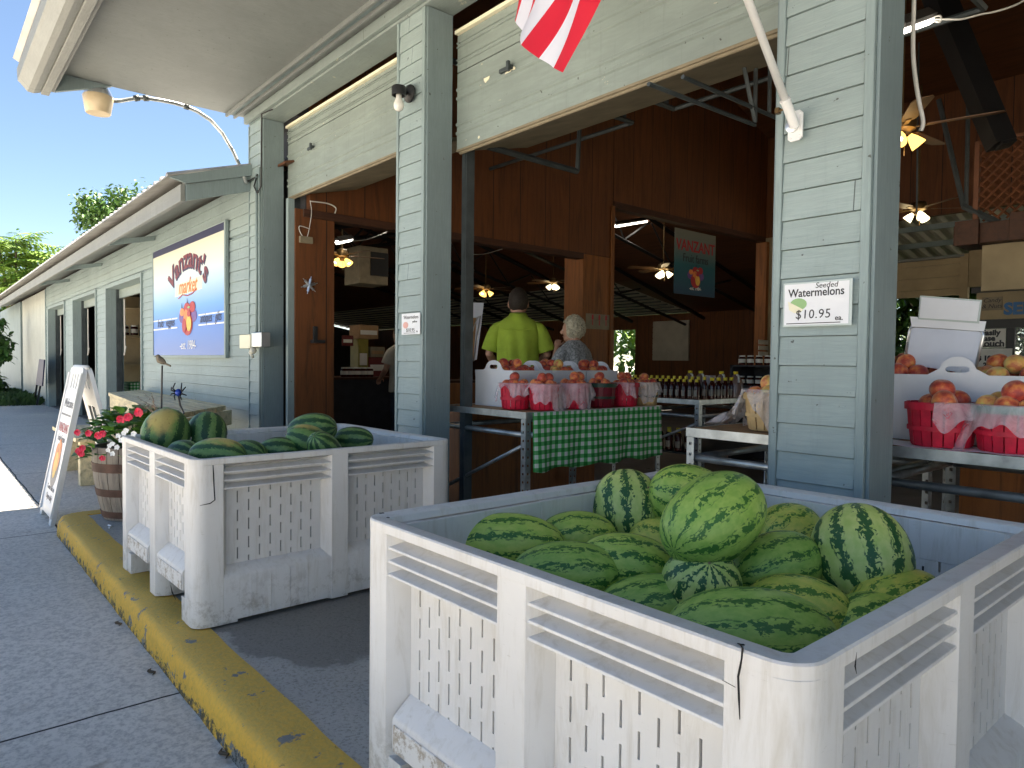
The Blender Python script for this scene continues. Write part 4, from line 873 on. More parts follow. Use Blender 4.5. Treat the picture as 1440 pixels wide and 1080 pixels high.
# ------------------------------------------------------------------ white fruit boxes with handle ends
def fruit_box(label, x, y, z, lx, ly, h, rz=0, hump='x', hh=.055):
    """open tray: long sides flat, the two ends (facing +-x) rise into a rounded handle with an oval hole"""
    T = thing('fruit_box', label, 'box', (x, y, z), 'white cardboard fruit boxes', rz)
    m = MB(); m.box(-lx/2+.005, lx/2-.005, -ly/2+.005, ly/2-.005, 0, .005); m.build('bottom', 'box_card', T, world=False)
    for s in (-1, 1):
        m = MB(); m.prism([(-lx/2+.02, 0), (lx/2-.02, 0), (lx/2, h), (-lx/2, h)], s*(ly/2)-.002, s*(ly/2)+.002, 'y'); m.build('side', 'box_card', T, world=False)
        # hump
        w = .085; out = [(-ly/2+.003, 0), (ly/2-.003, 0), (ly/2-.003, h), (w+.03, h), (w+.01, h+.008)] + [(w*math.cos(a), h+.012+hh*math.sin(a)) for a in [math.pi*i/14 for i in range(1, 14)]] + [(-w-.01, h+.008), (-w-.03, h), (-ly/2+.003, h)]
        hole = [(.028+.014*math.cos(a), h+.022+.014*math.sin(a)) for a in [(-90+180*i/8)*math.pi/180 for i in range(9)]] + [(-.028+.014*math.cos(a), h+.022+.014*math.sin(a)) for a in [(90+180*i/8)*math.pi/180 for i in range(9)]]
        e = plate('handle_end', out, [hole], .004, 'box_card', None, frame((s*(lx/2-.003), 0, 0), (0, 1, 0), (0, 0, 1), (1, 0, 0))); e.parent = T
    return T
BX = .245
fruit_box('white fruit box with a handle hole, nearest on the gingham table', -3.66, 3.13, TZ+.002, .34, .40, BX, math.pi/2)
fruit_box('white fruit box in the middle of the gingham table behind the baskets', -3.66, 3.50, TZ+.002, .34, .36, BX, math.pi/2)
fruit_box('white fruit box at the far end of the gingham table behind the baskets', -3.66, 3.86, TZ+.002, .34, .34, BX, math.pi/2)
for i, (y, d) in enumerate(((3.13, 'nearest'), (3.50, 'middle'), (3.86, 'farthest'))):
    heap(-3.66, y, TZ+BX+.005, .18, .16, 13, 'peach on top of the %s white box of the gingham table' % d, 'peaches in the %s white box of the gingham table' % d, ('peach_skin', 'peach_red', 'peach_red', 'peach_green'), r=.036, top=5)
# right-hand table
fruit_box('white fruit box left of the handle hump on the right-hand table', -1.20, 3.30, TZ+.002, .36, .40, .268, 0)
fruit_box('white fruit box right of the handle hump on the right-hand table', -.79, 3.30, TZ+.002, .36, .40, .268, 0)
m = MB(); w = .085; h = .268; 
pc = atY(1345, 528, 3.08)
ho = [(.028+.014*math.cos(a), h+.022+.012*math.sin(a)) for a in [(-90+180*i/8)*math.pi/180 for i in range(9)]] + [(-.028+.014*math.cos(a), h+.022+.012*math.sin(a)) for a in [(90+180*i/8)*math.pi/180 for i in range(9)]]
TB = thing('fruit_box', 'white fruit box whose rounded handle stands up behind the red basket on the right', 'box', (pc.x, 3.09, TZ+.002), 'white cardboard fruit boxes')
e = plate('handle_end', [(-.20, 0), (.20, 0), (.20, h), (w+.02, h)]+[(w*.75*math.cos(a), h+.012+.06*math.sin(a)) for a in [math.pi*i/14 for i in range(1, 14)]]+[(-w-.02, h), (-.20, h)], [ho], .004, 'box_card', None, frame((0, 0, 0), (1, 0, 0), (0, 0, 1), (0, -1, 0))); e.parent = TB
m = MB(); m.box(-.20, .20, .003, .009, 0.001, h-.02); m.box(-.198, .198, .01, .016, .001, h-.06); m.build('side', 'box_card', TB, world=False)
for x, d in ((-1.20, 'left'), (-.79, 'right')): heap(x, 3.30, TZ+.268+.01, .19, .19, 12, 'peach on top of the %s white box of the right-hand table' % d, 'peaches in the %s box of the right-hand table' % d, ('peach_red', 'peach_red', 'peach_skin') if d == 'left' else ('peach_skin', 'peach_green', 'peach_red'), r=.042, top=5)
for i, (px, desc) in enumerate(((1324, 'red slatted basket of peaches with a torn bag, at the front of the right-hand table'), (1424, 'red basket with a green rim, cut by the right edge of the photo'))):
    c = atZ(px, 622 if i == 0 else 632, TZ); x, y = c.x, 2.93
    x = atY(px, 600, 2.93).x
    basket(desc, x, y, TZ+.003, .118, .165, 'red_wood', rz=.2, rim=None if i == 0 else 'rim_green')
    heap(x, y, TZ+.175, .118, .118, 8, 'peach in the '+('red slatted basket with a torn bag','red basket with a green rim at the right edge')[i], 'peaches in right-hand basket %s' % ('one', 'two')[i], ('peach_skin', 'peach_red', 'peach_green'), r=.042, top=3)
    bag('clear bag '+('sagging off the slatted red basket on the right-hand table' if i == 0 else 'round the green-rimmed basket at the right edge'), x, y, TZ+.003, .121, .165, -1.45 if i == 0 else -3.0, .9 if i == 0 else .6, .16, 31+i, flare=.045, tail=0)
# the bagged basket left of the pillar
c = atY(1078, 585, 2.95); bx_, by_ = c.x+.02, 2.97
basket('natural basket showing through a white carrier bag, left of the price-card pillar', bx_, by_, TZ+.003, .125, .17, 'natural_wood')
heap(bx_, by_, TZ+.175, .12, .12, 8, 'peach in the carrier-bagged basket left of the price-card pillar', 'peaches in the carrier-bagged basket', ('peach_red', 'peach_skin', 'peach_green'), r=.042, top=2)
bag('white carrier bag wrapped round the natural basket left of the price-card pillar', bx_, by_, TZ+.003, .128, .185, -3.6, .6, .20, 41, flare=.04)
m = MB(); vs = []; n1, n2 = 26, 14                       # its loose handles lying on the table
base = Vector((bx_-.11, by_-.02, TZ+.01)); hole = []
for j in range(n2+1):
    for i in range(n1+1):
        u = i/n1; v = j/n2; x = base.x-.20*u; y = base.y-.10+.20*v+.03*math.sin(u*3); z = TZ+.012+(.165*(1-u)**1.5+.02*math.sin(u*9+v*4)+.012*math.sin(v*13+u*5))*(.55+.45*math.sin(v*math.pi))
        vs.append((x, y, max(TZ+.006, z)))
fs = [(j*(n1+1)+i, j*(n1+1)+i+1, (j+1)*(n1+1)+i+1, (j+1)*(n1+1)+i) for j in range(n2) for i in range(n1) if not (9 < i < 15 and 3 < j < 9)]
m.add(vs, fs); o = m.build('bag_handles', 'bag_film', smooth=True); tag(o, 'loose handles of the white carrier bag flopped on the table end', 'plastic bag')
m = MB(); vs = []
for i in range(25):
    for j in range(5): x = -1.25+.95*i/24; y = 2.795+.05*j; vs.append((x, y, TZ+.0045+.0015*math.sin(i*1.7+j)+.0015*math.sin(i*.6)))
m.add(vs, [(i*5+j, i*5+j+1, (i+1)*5+j+1, (i+1)*5+j) for i in range(24) for j in range(4)]); o = m.build('paper_liner', 'paper'); tag(o, 'rumpled white paper lining the front of the right-hand table', 'paper')
# ------------------------------------------------------------------ price boards on the tables
def quadplate(m, pts, th=.004, mi=0):
    a = [Vector(p) for p in pts]; n = (a[1]-a[0]).cross(a[3]-a[0]).normalized()*th
    m.add([p for p in a]+[p+n for p in a], [(0, 1, 2, 3), (7, 6, 5, 4), (0, 4, 5, 1), (1, 5, 6, 2), (2, 6, 7, 3), (3, 7, 4, 0)], mi)
Y1 = 3.22
T = thing('price_board', 'white metal-framed price board tilted behind the peaches on the right-hand table', 'sign', atY(1330, 520, Y1))
def bp(px, py, dy=0): return atY(px, py, Y1+dy)
m = MB(); quadplate(m, [bp(1275, 512), bp(1371, 527), bp(1383, 463), bp(1281, 458)]); m.build('board', 'white_board', T)
m = MB(); P_ = [bp(1271, 514, -.006), bp(1279, 466, -.006), bp(1281, 461, -.006), bp(1286, 458.5, -.006), bp(1376, 464, -.006), bp(1382, 467, -.006), bp(1383, 472, -.006), bp(1370, 526, -.006)]; m.tube(P_, .006, 8); m.build('frame', 'alu', T, smooth=True)
T_ = T; m = MB(); quadplate(m, [bp(1282, 459, -.012), bp(1384, 466, -.012), bp(1387, 452, -.012), bp(1280, 445, -.012)], .001); m.build('strip_sheet', 'paper', T)
T = thing('price_card', 'blank white card in a clear sleeve standing on top of the framed price board', 'sign', bp(1332, 450, -.02))
m = MB(); quadplate(m, [bp(1293, 447, -.02), bp(1374, 452, -.02), bp(1378, 424, -.02), bp(1296, 418, -.02)], .002); m.build('card', 'paper', T)
m = MB(); quadplate(m, [bp(1291, 449, -.016), bp(1377, 455, -.016), bp(1381, 422, -.016), bp(1294, 415.5, -.016)], .001); m.build('sleeve', 'laminate', T)
X1 = -3.9
T = thing('price_board', 'edge-on price board with a brown card on it, left on the gingham table', 'sign', atX(655, 508, X1))
def lp(px, py, dx=0): return atX(px, py, X1+dx)
m = MB(); quadplate(m, [lp(648, 508), lp(670, 506), lp(680, 426), lp(654, 425)], .004); m.build('board', 'white_board', T)
m = MB(); quadplate(m, [lp(649, 507, .012), lp(665, 505, .012), lp(670, 447, .012), lp(653, 447, .012)], .004); m.build('brown_panel', 'brown_card', T)
m = MB(); quadplate(m, [lp(654, 471, .018), lp(661, 471, .018), lp(664, 449, .018), lp(656, 449, .018)], .001); m.build('tape', 'paper', T)
m = MB(); m.tube([lp(648, 509, .02), lp(651, 505, .02), lp(671, 447, .02), lp(676, 444, .02), lp(666, 508, .02)], .005, 6); m.tube([lp(650, 508, .01), atX(651, 567, X1)], .006, 6); m.build('frame', 'alu', T, smooth=True)

# ------------------------------------------------------------------ bottles and jugs
def bottle(loc, k=1.0):
    T = thing('syrup_bottle', None, 'bottle', loc)
    m = MB(); m.lathe([(.030, 0), (.034, .004), (.034, .11), (.030, .128), (.016, .150), (.014, .165)], 14); m.build('body', 'syrup', T, world=False, smooth='auto')
    m = MB(); m.lathe([(.0175, .160), (.0185, .163), (.0185, .182), (.0165, .186)], 12); m.build('cap', 'cap_yellow', T, world=False, smooth='auto')
    m = MB(); n = 9; rr = .0346
    for j in range(n-1):
        a = -2.0+1.3*j/(n-1); b = -2.0+1.3*(j+1)/(n-1); m.add([(rr*math.cos(a), rr*math.sin(a), .03), (rr*math.cos(b), rr*math.sin(b), .03), (rr*math.cos(b), rr*math.sin(b), .085), (rr*math.cos(a), rr*math.sin(a), .085)], [(0, 1, 2, 3)])
    m.build('label', 'label_tan', T, world=False); return T
b0 = None; GB = 'yellow-capped syrup bottles on the steel rack'; GL = 'yellow-capped syrup bottles on the lower shelf of the steel rack'
def bset(x, y, z, label, group, s=1):
    global b0
    if b0 is None: b0 = bottle((x, y, z)); b0['label'] = label; b0['group'] = group; b0.scale = (s,)*3 if not isinstance(s, tuple) else s; return
    dup(b0, (x, y, z), random.uniform(-.2, .2), label, group, s)
for r_ in range(2):
    for i in range(14): bset(-4.29+i*.063, 5.02+r_*.115, TZ+.002, 'dark yellow-capped syrup bottle in the %s row on the steel rack' % ('front', 'second')[r_], GB, (.74, .74, .92) if r_ == 0 else (.74, .74, 1.04))
for i in range(5): bset(-3.44, 5.2+i*.1, TZ+.002, 'dark yellow-capped bottle along the right end of the steel rack', 'syrup bottles along the right end of the steel rack', 1)
for r_ in range(2):
    for i in range(8): bset(-4.25+i*.1, 5.03+r_*.13, .347, 'yellow-capped bottle in the %s row on the lower shelf of the steel rack' % ('front', 'second')[r_], GL, 1)
def jug(loc, label):
    T = thing('cider_jug', label, 'jug', loc, 'cider jugs on the steel rack', rz=-.6)
    m = MB(); m.lathe([(.06, 0), (.068, .01), (.068, .12), (.055, .16), (.03, .20), (.018, .215)], 16); m.build('body', 'jug_amber', T, world=False, smooth='auto')
    m = MB(); m.lathe([(.019, .213), (.021, .216), (.021, .237)], 12); m.build('cap', 'cap_yellow', T, world=False, smooth='auto')
    m = MB(); m.tube([(.02, 0, .207), (.055, 0, .203), (.066, 0, .175), (.064, 0, .14)], .009, 8); m.build('handle', 'label_white', T, world=False, smooth=True); return T
for i, (px, d) in enumerate(((970, 'leftmost'), (985, 'second'), (1014, 'third'), (1034, 'rightmost'))):
    c = atY(px, 555, 5.55); jug((c.x, 5.55, TZ+.003), 'amber cider jug with a yellow cap, %s of the four on the steel rack' % d)
m = MB(); c = atY(998, 560, 5.6); m.tube([(c.x, 5.6, TZ+.004), (c.x, 5.6, TZ+.12), (c.x, 5.6, TZ+.2)], [.05, .06, .05], 8); o = m.build('wrapped_jug', 'bag_film', smooth=True); tag(o, 'jug wrapped in printed clear plastic between the second and third cider jugs', 'jug')
# counter and back shelf with jars seen behind the rack
T = thing('jar_shelf', 'dark back shelf of jars in the right of the second bay', 'shelf', (-3.6, 7.2, 0))
m = MB(); m.box(-4.4, -2.9, 7.0, 7.5, .84, .87); m.box(-4.4, -2.9, 7.0, 7.5, 1.08, 1.10); m.box(-4.4, -4.37, 7.0, 7.5, 0, 1.1); m.box(-2.93, -2.9, 7.0, 7.5, 0, 1.1); m.box(-4.4, -2.9, 7.46, 7.5, 0, 1.1); m.build('shelf_frame', 'dark_wall', T)
j0 = None
for r_, z in ((0, .872), (1, 1.102)):
    for i in range(13):
        x = -4.3+i*.105; lab = 'small jar with a white label on the %s board of the dark back shelf' % ('lower', 'top')[r_]; gr = 'jars on the %s board of the dark back shelf' % ('lower', 'top')[r_]
        if j0 is None:
            j0 = thing('jar', lab, 'jar', (x, 7.08, z), gr); m = MB(); m.lathe([(.036, 0), (.038, .01), (.038, .08), (.03, .09)], 12); m.build('glass', 'syrup', j0, world=False, smooth='auto')
            m = MB(); m.lathe([(.033, .09), (.033, .105)], 12); m.build('lid', 'label_white', j0, world=False, smooth='auto'); m = MB(); m.lathe([(.0386, .025), (.0386, .065)], 12, cap=False); m.build('label', 'label_white', j0, world=False)
        else: dup(j0, (x, 7.08, z), 0, lab, gr)
# ------------------------------------------------------------------ signs
def basket_art(parent, c, s, y, ext=.0012, ax='x', us=1.0):
    """painted bowl of fruit: a few overlapping painted shapes"""
    def put(name, pts, mat, k):
        mw = frame((c[0], c[1]-y*0-k*.0012, c[2]), (1, 0, 0), (0, 0, 1), (0, -1, 0)) if ax == 'x' else frame((c[0]+k*.0012, c[1], c[2]), (0, 1, 0), (0, 0, 1), (1, 0, 0))
        return plate(name, [(u*s*us, v*s) for u, v in pts], [], ext, mat, parent, mw)
    put('painted_fruit', oval(-.30, .02, .16, .30), 'ink_purple', 0); put('painted_fruit', oval(.32, .0, .16, .30), 'ink_purple', 0)
    put('painted_fruit', oval(0, -.35, .27, .55), 'ink_red', 1); put('painted_fruit', oval(.26, .42, .15, .26), 'ink_red', 2); put('painted_fruit', oval(-.02, .35, .17, .32), 'ink_red', 3)
    put('painted_fruit', oval(-.27, .24, .12, .2), 'ink_orange', 4); put('painted_fruit', oval(-.05, .0, .13, .34), 'ink_orange', 5); put('painted_fruit', oval(.1, -.33, .13, .38), 'ink_yellow', 6); put('painted_fruit', oval(-.15, -.42, .11, .34), 'ink_red', 7); put('painted_fruit', oval(.10, .13, .09, .16), 'ink_red', 7)
    put('painted_leaf', [(-.02, .62), (.03, .62), (0, .88)], 'ink_navy', 4); put('painted_leaf', [(-.3, .42), (-.25, .42), (-.29, .68)], 'ink_navy', 5); put('painted_leaf', [(.02, .40), (.14, .36), (.16, .46), (.06, .48)], 'ink_green', 6)
def m_sign():
    k = NB('sign_print'); z = k.sep(k.world())[2]; f = k.math('DIVIDE', k.math('SUBTRACT', z, 1.11), 1.435)
    k.base(k.ramp(f, [(0, (.04, .13, .48)), (.30, (.05, .20, .66)), (.42, (.13, .36, .80)), (.60, (.50, .66, .82)), (.75, (.72, .74, .66)), (1, (.78, .72, .55))])); k.rough(.35); M['sign_print'] = k.m
    k = NB('banner_print'); z = k.sep(k.world())[2]; k.base(k.ramp(k.math('SUBTRACT', z, 2.1), [(0, (.004, .045, .11)), (.45, (.01, .12, .15)), (.75, (.17, .21, .19)), (.95, (.22, .22, .18))])); k.rough(.6); M['banner_print'] = k.m
m_sign()
SX0, SX1, SZ0, SZ1 = -10.39, -7.455, 1.11, 2.545; YS = 2.455
T = thing('shop_sign', "big blue and cream painted sign reading Vanzant's Market on the clapboard wall", 'sign', ((SX0+SX1)/2, YS, SZ0))
m = MB(); m.box(SX0+.03, SX1-.03, YS, YS+.02, SZ0+.03, SZ1-.03); m.build('panel', 'sign_print', T)
m = MB(); m.box(SX0, SX1, YS-.008, YS+.028, SZ0, SZ0+.032); m.box(SX0, SX1, YS-.008, YS+.028, SZ1-.018, SZ1); m.box(SX0, SX0+.032, YS-.0081, YS+.0279, SZ0+.03, SZ1-.02); m.box(SX1-.045, SX1, YS-.0081, YS+.0279, SZ0+.03, SZ1-.02); m.build('frame', 'trim_paint', T, bevel=.003)
m = MB(); m.box(SX0+.034, SX1-.047, YS-.004, YS-.001, SZ1-.10, SZ1-.02); m.build('border', 'ink_navy', T)
W_ = SX1-SX0; Hs = SZ1-SZ0; cxs = -8.80
def arch(Rr, flat=1.0, cy=0):
    def f(x, y): a = x/Rr; return ((Rr+y)*math.sin(a), (Rr+y)*math.cos(a)*flat+cy)
    return f
for k, (mt, dx, dz, of) in enumerate((('ink_navy', .018, -.012, .012), ('ink_maroon', 0, 0, .004))):
    text('lettering', "Vanzant's", .35, mt, T, (cxs+dx, YS-.0025-.002*k, 1.12+dz), off=of, warp=arch(1.06), sx=1.12, sp=1.0, ext=.0006)
m = MB(); m.prism([(cxs-.52, 1.86), (cxs+.55, 1.89), (cxs+.56, 2.04), (cxs-.50, 2.01)], YS-.0028, YS-.001, 'y'); m.build('panel_patch', 'ink_cream', T)
text('lettering', 'market', .25, 'ink_orange', T, (cxs, YS-.006, 1.885), shear=.35, off=.003, ext=.0006)
m = MB(); m.tube([(cxs-.36, YS-.006, 1.83), (cxs-.2, YS-.006, 1.87), (cxs, YS-.006, 1.845), (cxs+.2, YS-.006, 1.86), (cxs+.36, YS-.006, 1.90)], (.006, .006)[0], 4); m.build('underline', 'ink_red', T)
for z in (1.483, 1.597): 
    m = MB(); m.box(SX0+.035, cxs-.42, YS-.003, YS-.001, z-.008, z+.008); m.build('stripe', 'ink_white', T); m = MB(); m.box(cxs+.42, SX1-.05, YS-.003, YS-.001, z-.008, z+.008); m.build('stripe', 'ink_white', T)
text('lettering', 'fruits \u00b7 veggies', .15, 'ink_navy', T, (-9.75, YS-.004, 1.51), shear=.3, sx=.92, ext=.0006); text('lettering', 'antiques \u00b7 gifts', .15, 'ink_navy', T, (-7.96, YS-.004, 1.51), shear=.3, sx=.84, ext=.0006)
text('lettering', '-est. 1984-', .15, 'ink_white', T, (cxs, YS-.004, 1.215), shear=.2, ext=.0006)
basket_art(T, (cxs, YS-.003, 1.60), .25, 0, us=3.0)
# price card on the big pillar
Yc = 2.472
def card(px0, py0, px1, py1, label, name='price_card'):
    a = atY(px0, py1, Yc); b = atY(px1, py0, Yc); T = thing(name, label, 'sign', ((a.x+b.x)/2, Yc, a.z)); return T
T = thing('price_card', 'laminated card on the nearest pillar reading Seeded Watermelons $10.95 ea.', 'sign', (-1.208, Yc, 1.24))
x0, x1, z0, z1 = -1.335, -1.082, 1.243, 1.405
m = MB(); m.box(x0, x1, Yc, Yc+.002, z0, z1); m.build('laminate', 'laminate', T)
m = MB(); m.box(x0+.006, x1-.010, Yc-.0015, Yc-.0003, z0+.006, z1-.006); m.build('paper', 'paper', T)
text('lettering', 'Watermelons', .042, 'ink', T, (-1.211, Yc-.0022, 1.352), sx=.88, off=.0006, ext=.0003)
text('lettering', 'Seeded', .028, 'ink', T, (-1.172, Yc-.0022, 1.380), shear=.15, ext=.0003)
text('lettering', '$10.95', .046, 'ink', T, (-1.220, Yc-.0022, 1.272), shear=.05, sx=.95, ext=.0003, sp=1.1)
text('lettering', 'ea.', .026, 'ink', T, (-1.125, Yc-.0022, 1.262), off=.0004, ext=.0003)
m = MB(); m.box(-1.32, -1.12, Yc-.0022, Yc-.0016, 1.253, 1.256); m.build('rule', 'ink', T)
mw = frame((-1.285, Yc-.0018, 1.325), (1, 0, 0), (0, 0, 1), (0, -1, 0))
plate('melon_drawing', oval(.01, .0, .032, .022), [], .0004, 'ink_green', T, mw); plate('melon_slice', [(-.03, .012), (.03, -.02), (.018, -.03), (-.005, -.032), (-.025, -.02)], [], .0004, 'ink_cream', T, mw @ Matrix.Translation((0, 0, .0005)))
T = thing('price_card', 'small price card with a red melon drawing on the second pillar', 'sign', (-3.925, Yc, 1.275))
x0, x1, z0, z1 = -4.036, -3.812, 1.276, 1.414
m = MB(); m.box(x0, x1, Yc, Yc+.002, z0, z1); m.build('paper', 'paper', T)
text('lettering', 'Watermelons', .034, 'ink', T, (-3.92, Yc-.001, 1.378), sx=.95, ext=.0003); text('lettering', 'yellow', .022, 'ink', T, (-3.875, Yc-.001, 1.352), ext=.0003, shear=.2)
text('lettering', '$10.95', .034, 'ink', T, (-3.925, Yc-.001, 1.293), ext=.0003, sp=1.1); text('lettering', 'ea.', .018, 'ink', T, (-3.845, Yc-.001, 1.29), ext=.0003)
plate('melon_drawing', oval(0, 0, .032, .022), [], .0006, 'pink_ink', T, frame((-3.985, Yc-.0006, 1.338), (1, 0, 0), (0, 0, 1), (0, -1, 0)))
m = MB(); m.box(-4.01, -3.87, Yc-.001, Yc-.0003, 1.284, 1.2865); m.build('rule', 'ink', T)
# hanging banner inside
T = thing('hanging_banner', 'hanging banner reading VANZANT Fruit farms inside the second bay', 'banner', (-6.15, 8.8, 2.12))
m = MB(); m.box(-6.16, -6.15, 8.30, 9.32, 2.12, 3.06); m.build('cloth', 'banner_print', T)
ry = (math.pi/2, 0, math.pi/2)
text('lettering', 'VANZANT', .225, 'ink_red', T, (-6.147, 8.81, 2.76), ry, sx=.90, off=.004); text('lettering', 'Fruit farms', .17, 'ink', T, (-6.147, 8.81, 2.60), ry, sx=.85); text('lettering', '-est. 1984-', .07, 'ink_white', T, (-6.147, 8.81, 2.20), ry)
basket_art(T, (-6.146, 8.81, 2.41), .20, 0, ax='y', us=2.2)
# row of small signs on interior posts
T = thing('post_sign', 'small white sign with four red marks on the plywood post behind the grey-haired woman', 'sign', (-6.27, 6.85, 1.5))
a = atX(824, 462, -6.27); b = atX(857, 443, -6.27); m = MB(); m.box(-6.276, -6.268, a.y, b.y, a.z, b.z); m.build('board', 'cream_box', T)
for i in range(4):
    u = a.y+.12+i*.13; mm_ = MB(); mm_.prism([(u-.018, a.z+.12), (u+.018, a.z+.125), (u+.012, a.z+.19), (u-.014, a.z+.185)], -6.268, -6.265, 'x'); mm_.prism([(u-.006, a.z+.05), (u+.008, a.z+.05), (u+.006, a.z+.115), (u-.006, a.z+.115)], -6.268, -6.265, 'x'); mm_.build('mark', 'ink_red', T)
T = thing('interior_poster', 'three small white notices stacked on the far post left of the price-card pillar', 'sign', atX(1075, 490, -6.18))
for i, py in enumerate((481, 489, 497)): 
    a = atX(1067, py+3, -6.18); b = atX(1088, py-2, -6.18); m = MB(); m.box(-6.19, -6.18, a.y, b.y, a.z, b.z); m.build('notice', 'label_white', T)
# storefront cooler at the back right
cz = 11; T = thing('display_cooler', 'glass-door cooler with a white header reading SERVE YOURSELF at the back right', 'cooler', (-2.0, 10.7, 0))
yc = 8.6; a = atY(1358, 452, yc)
def cb(px, py): return atY(px, py, yc)
L_ = cb(1373, 420).x; zt = cb(1373, 412).z; zb = cb(1373, 446).z; 
m = MB(); m.box(L_-.05, L_+2.6, yc, yc+.7, zt+.0, zt+.06); m.box(L_-.02, L_+2.6, yc, yc+.06, zb-.12, zb-.03); m.build('cabinet_frame', 'black_steel', T)
m = MB(); m.box(L_, L_+2.6, yc+.003, yc+.68, zb-.028, zt-.002); m.build('header', 'inner_beige', T)
sx_ = cb(1412, 430).x; text('lettering', 'SERVE', .165, 'ink_blue', T, (sx_, yc-.002, zb+.02), align='LEFT', off=.008)
m = MB(); p = cb(1381, 437); q = cb(1410, 417); m.box(p.x, q.x, yc-.008, yc, p.z, q.z); m.build('paper_label', 'cream_box', T)
text('lettering', 'Candy\n& Nuts', .062, 'ink', T, ((p.x+q.x)/2, yc-.011, p.z+.085), shear=.2)
m = MB(); xd = cb(1420, 480).x
m.box(L_-.02, L_+.03, yc, yc+.05, 0, zb-.121); m.box(xd-.03, xd+.04, yc, yc+.05, 0, zb-.121); m.box(L_+2.5, L_+2.6, yc, yc+.05, 0, zb-.121); m.build('door_rail', 'black_steel', T)
m = MB(); m.box(L_+.031, xd-.031, yc+.02, yc+.026, .1, zb-.121); m.box(xd+.041, L_+2.49, yc+.02, yc+.026, .1, zb-.121); m.build('glass_door', 'glass_lid', T)
def notice(px0, py0, px1, py1, label, lines, sz, rule=True):
    p = cb(px0, py1); q = cb(px1, py0); T2 = thing('paper_notice', label, 'sign', ((p.x+q.x)/2, yc-.01, p.z))
    m = MB(); m.box(p.x, q.x, yc-.012, yc-.006, p.z, q.z); m.build('paper', 'label_white', T2)
    for t, px, py, s_ in lines: c = cb(px, py); text('lettering', t, s_*sz, 'ink', T2, (c.x, yc-.014, c.z), align='RIGHT', off=.004)
    if rule: c = cb(1380, py1-2); m = MB(); m.box(p.x, q.x-.03, yc-.015, yc-.0125, c.z-.006, c.z+.006); m.build('rule', 'ink', T2)
notice(1352, 462, 1415, 489, "white notice reading Bruise Easily Please Don't Touch on the cooler door", (('Bruise Easily', 1407, 471, .85), ('Please', 1400, 479, .85), ("Don't Touch", 1413, 487, 1)), .092)
notice(1370, 490, 1424, 518, 'white price list with $10.50 below the Easily Bruise notice', (('$ 10.50', 1408, 507, .9), ('20.', 1395, 516, .8)), .078, False)
# ------------------------------------------------------------------ folding A-frame sign on the street
T = thing('sandwich_board', 'white plastic sandwich board with fruit-farm lettering at the end of the curb', 'sign', (-6.2, .95, GZ))
def leafp(y_b, sgn, mats):
    # panel leaning from (y_b, ground) to (.955, top)
    o = Vector((0, y_b, GZ)); topv = Vector((0, .965-sgn*.012, GZ+1.14)); up = (topv-o); Lh = up.length; up.normalize(); nrm = Vector((0, up.z*-1, up.y))*(1 if sgn > 0 else -1)
    return o, up, Lh, nrm
fx0, fx1 = -6.52, -5.94; w = fx1-fx0
for sgn, yb in ((1, .735), (-1, 1.24)):
    o, up, Lh, nrm = leafp(yb, sgn, None); mw = frame((fx0, o.y, o.z), (1, 0, 0), up, Vector((1, 0, 0)).cross(up))
    out = [(0, 0), (.09, 0), (.11, .045), (w-.11, .045), (w-.09, 0), (w, 0), (w-.01, Lh-.03), (w-.04, Lh), (.04, Lh), (.01, Lh-.03)]
    holes = [[(.17+k*.11, Lh-.16), (.21+k*.11, Lh-.16), (.21+k*.11, Lh-.05), (.17+k*.11, Lh-.05)] for k in range(3)]
    if sgn < 0: holes = [[(.16, .15), (.27, .15), (.27, Lh-.3), (.16, Lh-.3)], [(.31, .15), (.42, .15), (.42, Lh-.3), (.31, Lh-.3)]] + holes
    plate('panel', out, holes, .028, 'white_paint', T, mw)
    if sgn > 0:
        m = MB(); m.box(.045, w-.045, .10, Lh-.18, .0145, .017, 0, mw); m.build('poster', 'paper', T)
        for a, b in ((.005, .04), (w-.04, w-.005)): m = MB(); m.box(a, b, .05, Lh-.04, .0145, .026, 0, mw); m.build('edge_rib', 'white_paint', T)
        def at(t, sz, u, v, mt, **kw):
            tt = text('lettering', t, sz, mt, None, (0, 0, 0), (0, 0, 0), **kw); tt.parent = T; tt.matrix_local = Matrix.Translation(-T.location) @ mw @ Matrix.Translation((u, v, .0185))
        at('Welcome', .10, w/2, Lh-.31, 'ink_grey', shear=.3, ext=.0006); at('VANZANT', .098, w/2, Lh-.50, 'ink_red', ext=.0006, sx=.92); at('Fruit farms', .07, w/2, Lh-.57, 'ink_grey', ext=.0006); at('Come visit us', .055, w/2, .22, 'ink_grey', ext=.0006); at('Open daily', .06, w/2, .15, 'ink_grey', ext=.0006)
        m = MB(); m.box(.07, w-.07, Lh-.375, Lh-.36, .0172, .0178, 0, mw); m.build('rule', 'ink_grey', T)
        pts = oval(w/2, .45, .15, .17, 20); plate('bowl_art', [(u, v-.04 if v < .45 else v-.05) for u, v in pts], [], .0008, 'ink_grey', T, mw @ Matrix.Translation((0, 0, .0176)))
        for k, (du, dv, ru, rv, mt) in enumerate(((-.07, .02, .06, .11, 'ink_orange'), (.06, .04, .06, .11, 'ink_orange'), (0, -.03, .07, .10, 'ink_yellow'), (.02, .12, .05, .05, 'ink_orange'))): plate('fruit_art', oval(w/2+du, .44+dv, ru, rv), [], .0008, mt, T, mw @ Matrix.Translation((0, 0, .0185+k*.0006)))
m = MB(); m.tube([(fx0+.03, .965, GZ+1.145), (fx1-.03, .965, GZ+1.145)], .018, 10); m.build('hinge', 'white_paint', T, smooth=True)
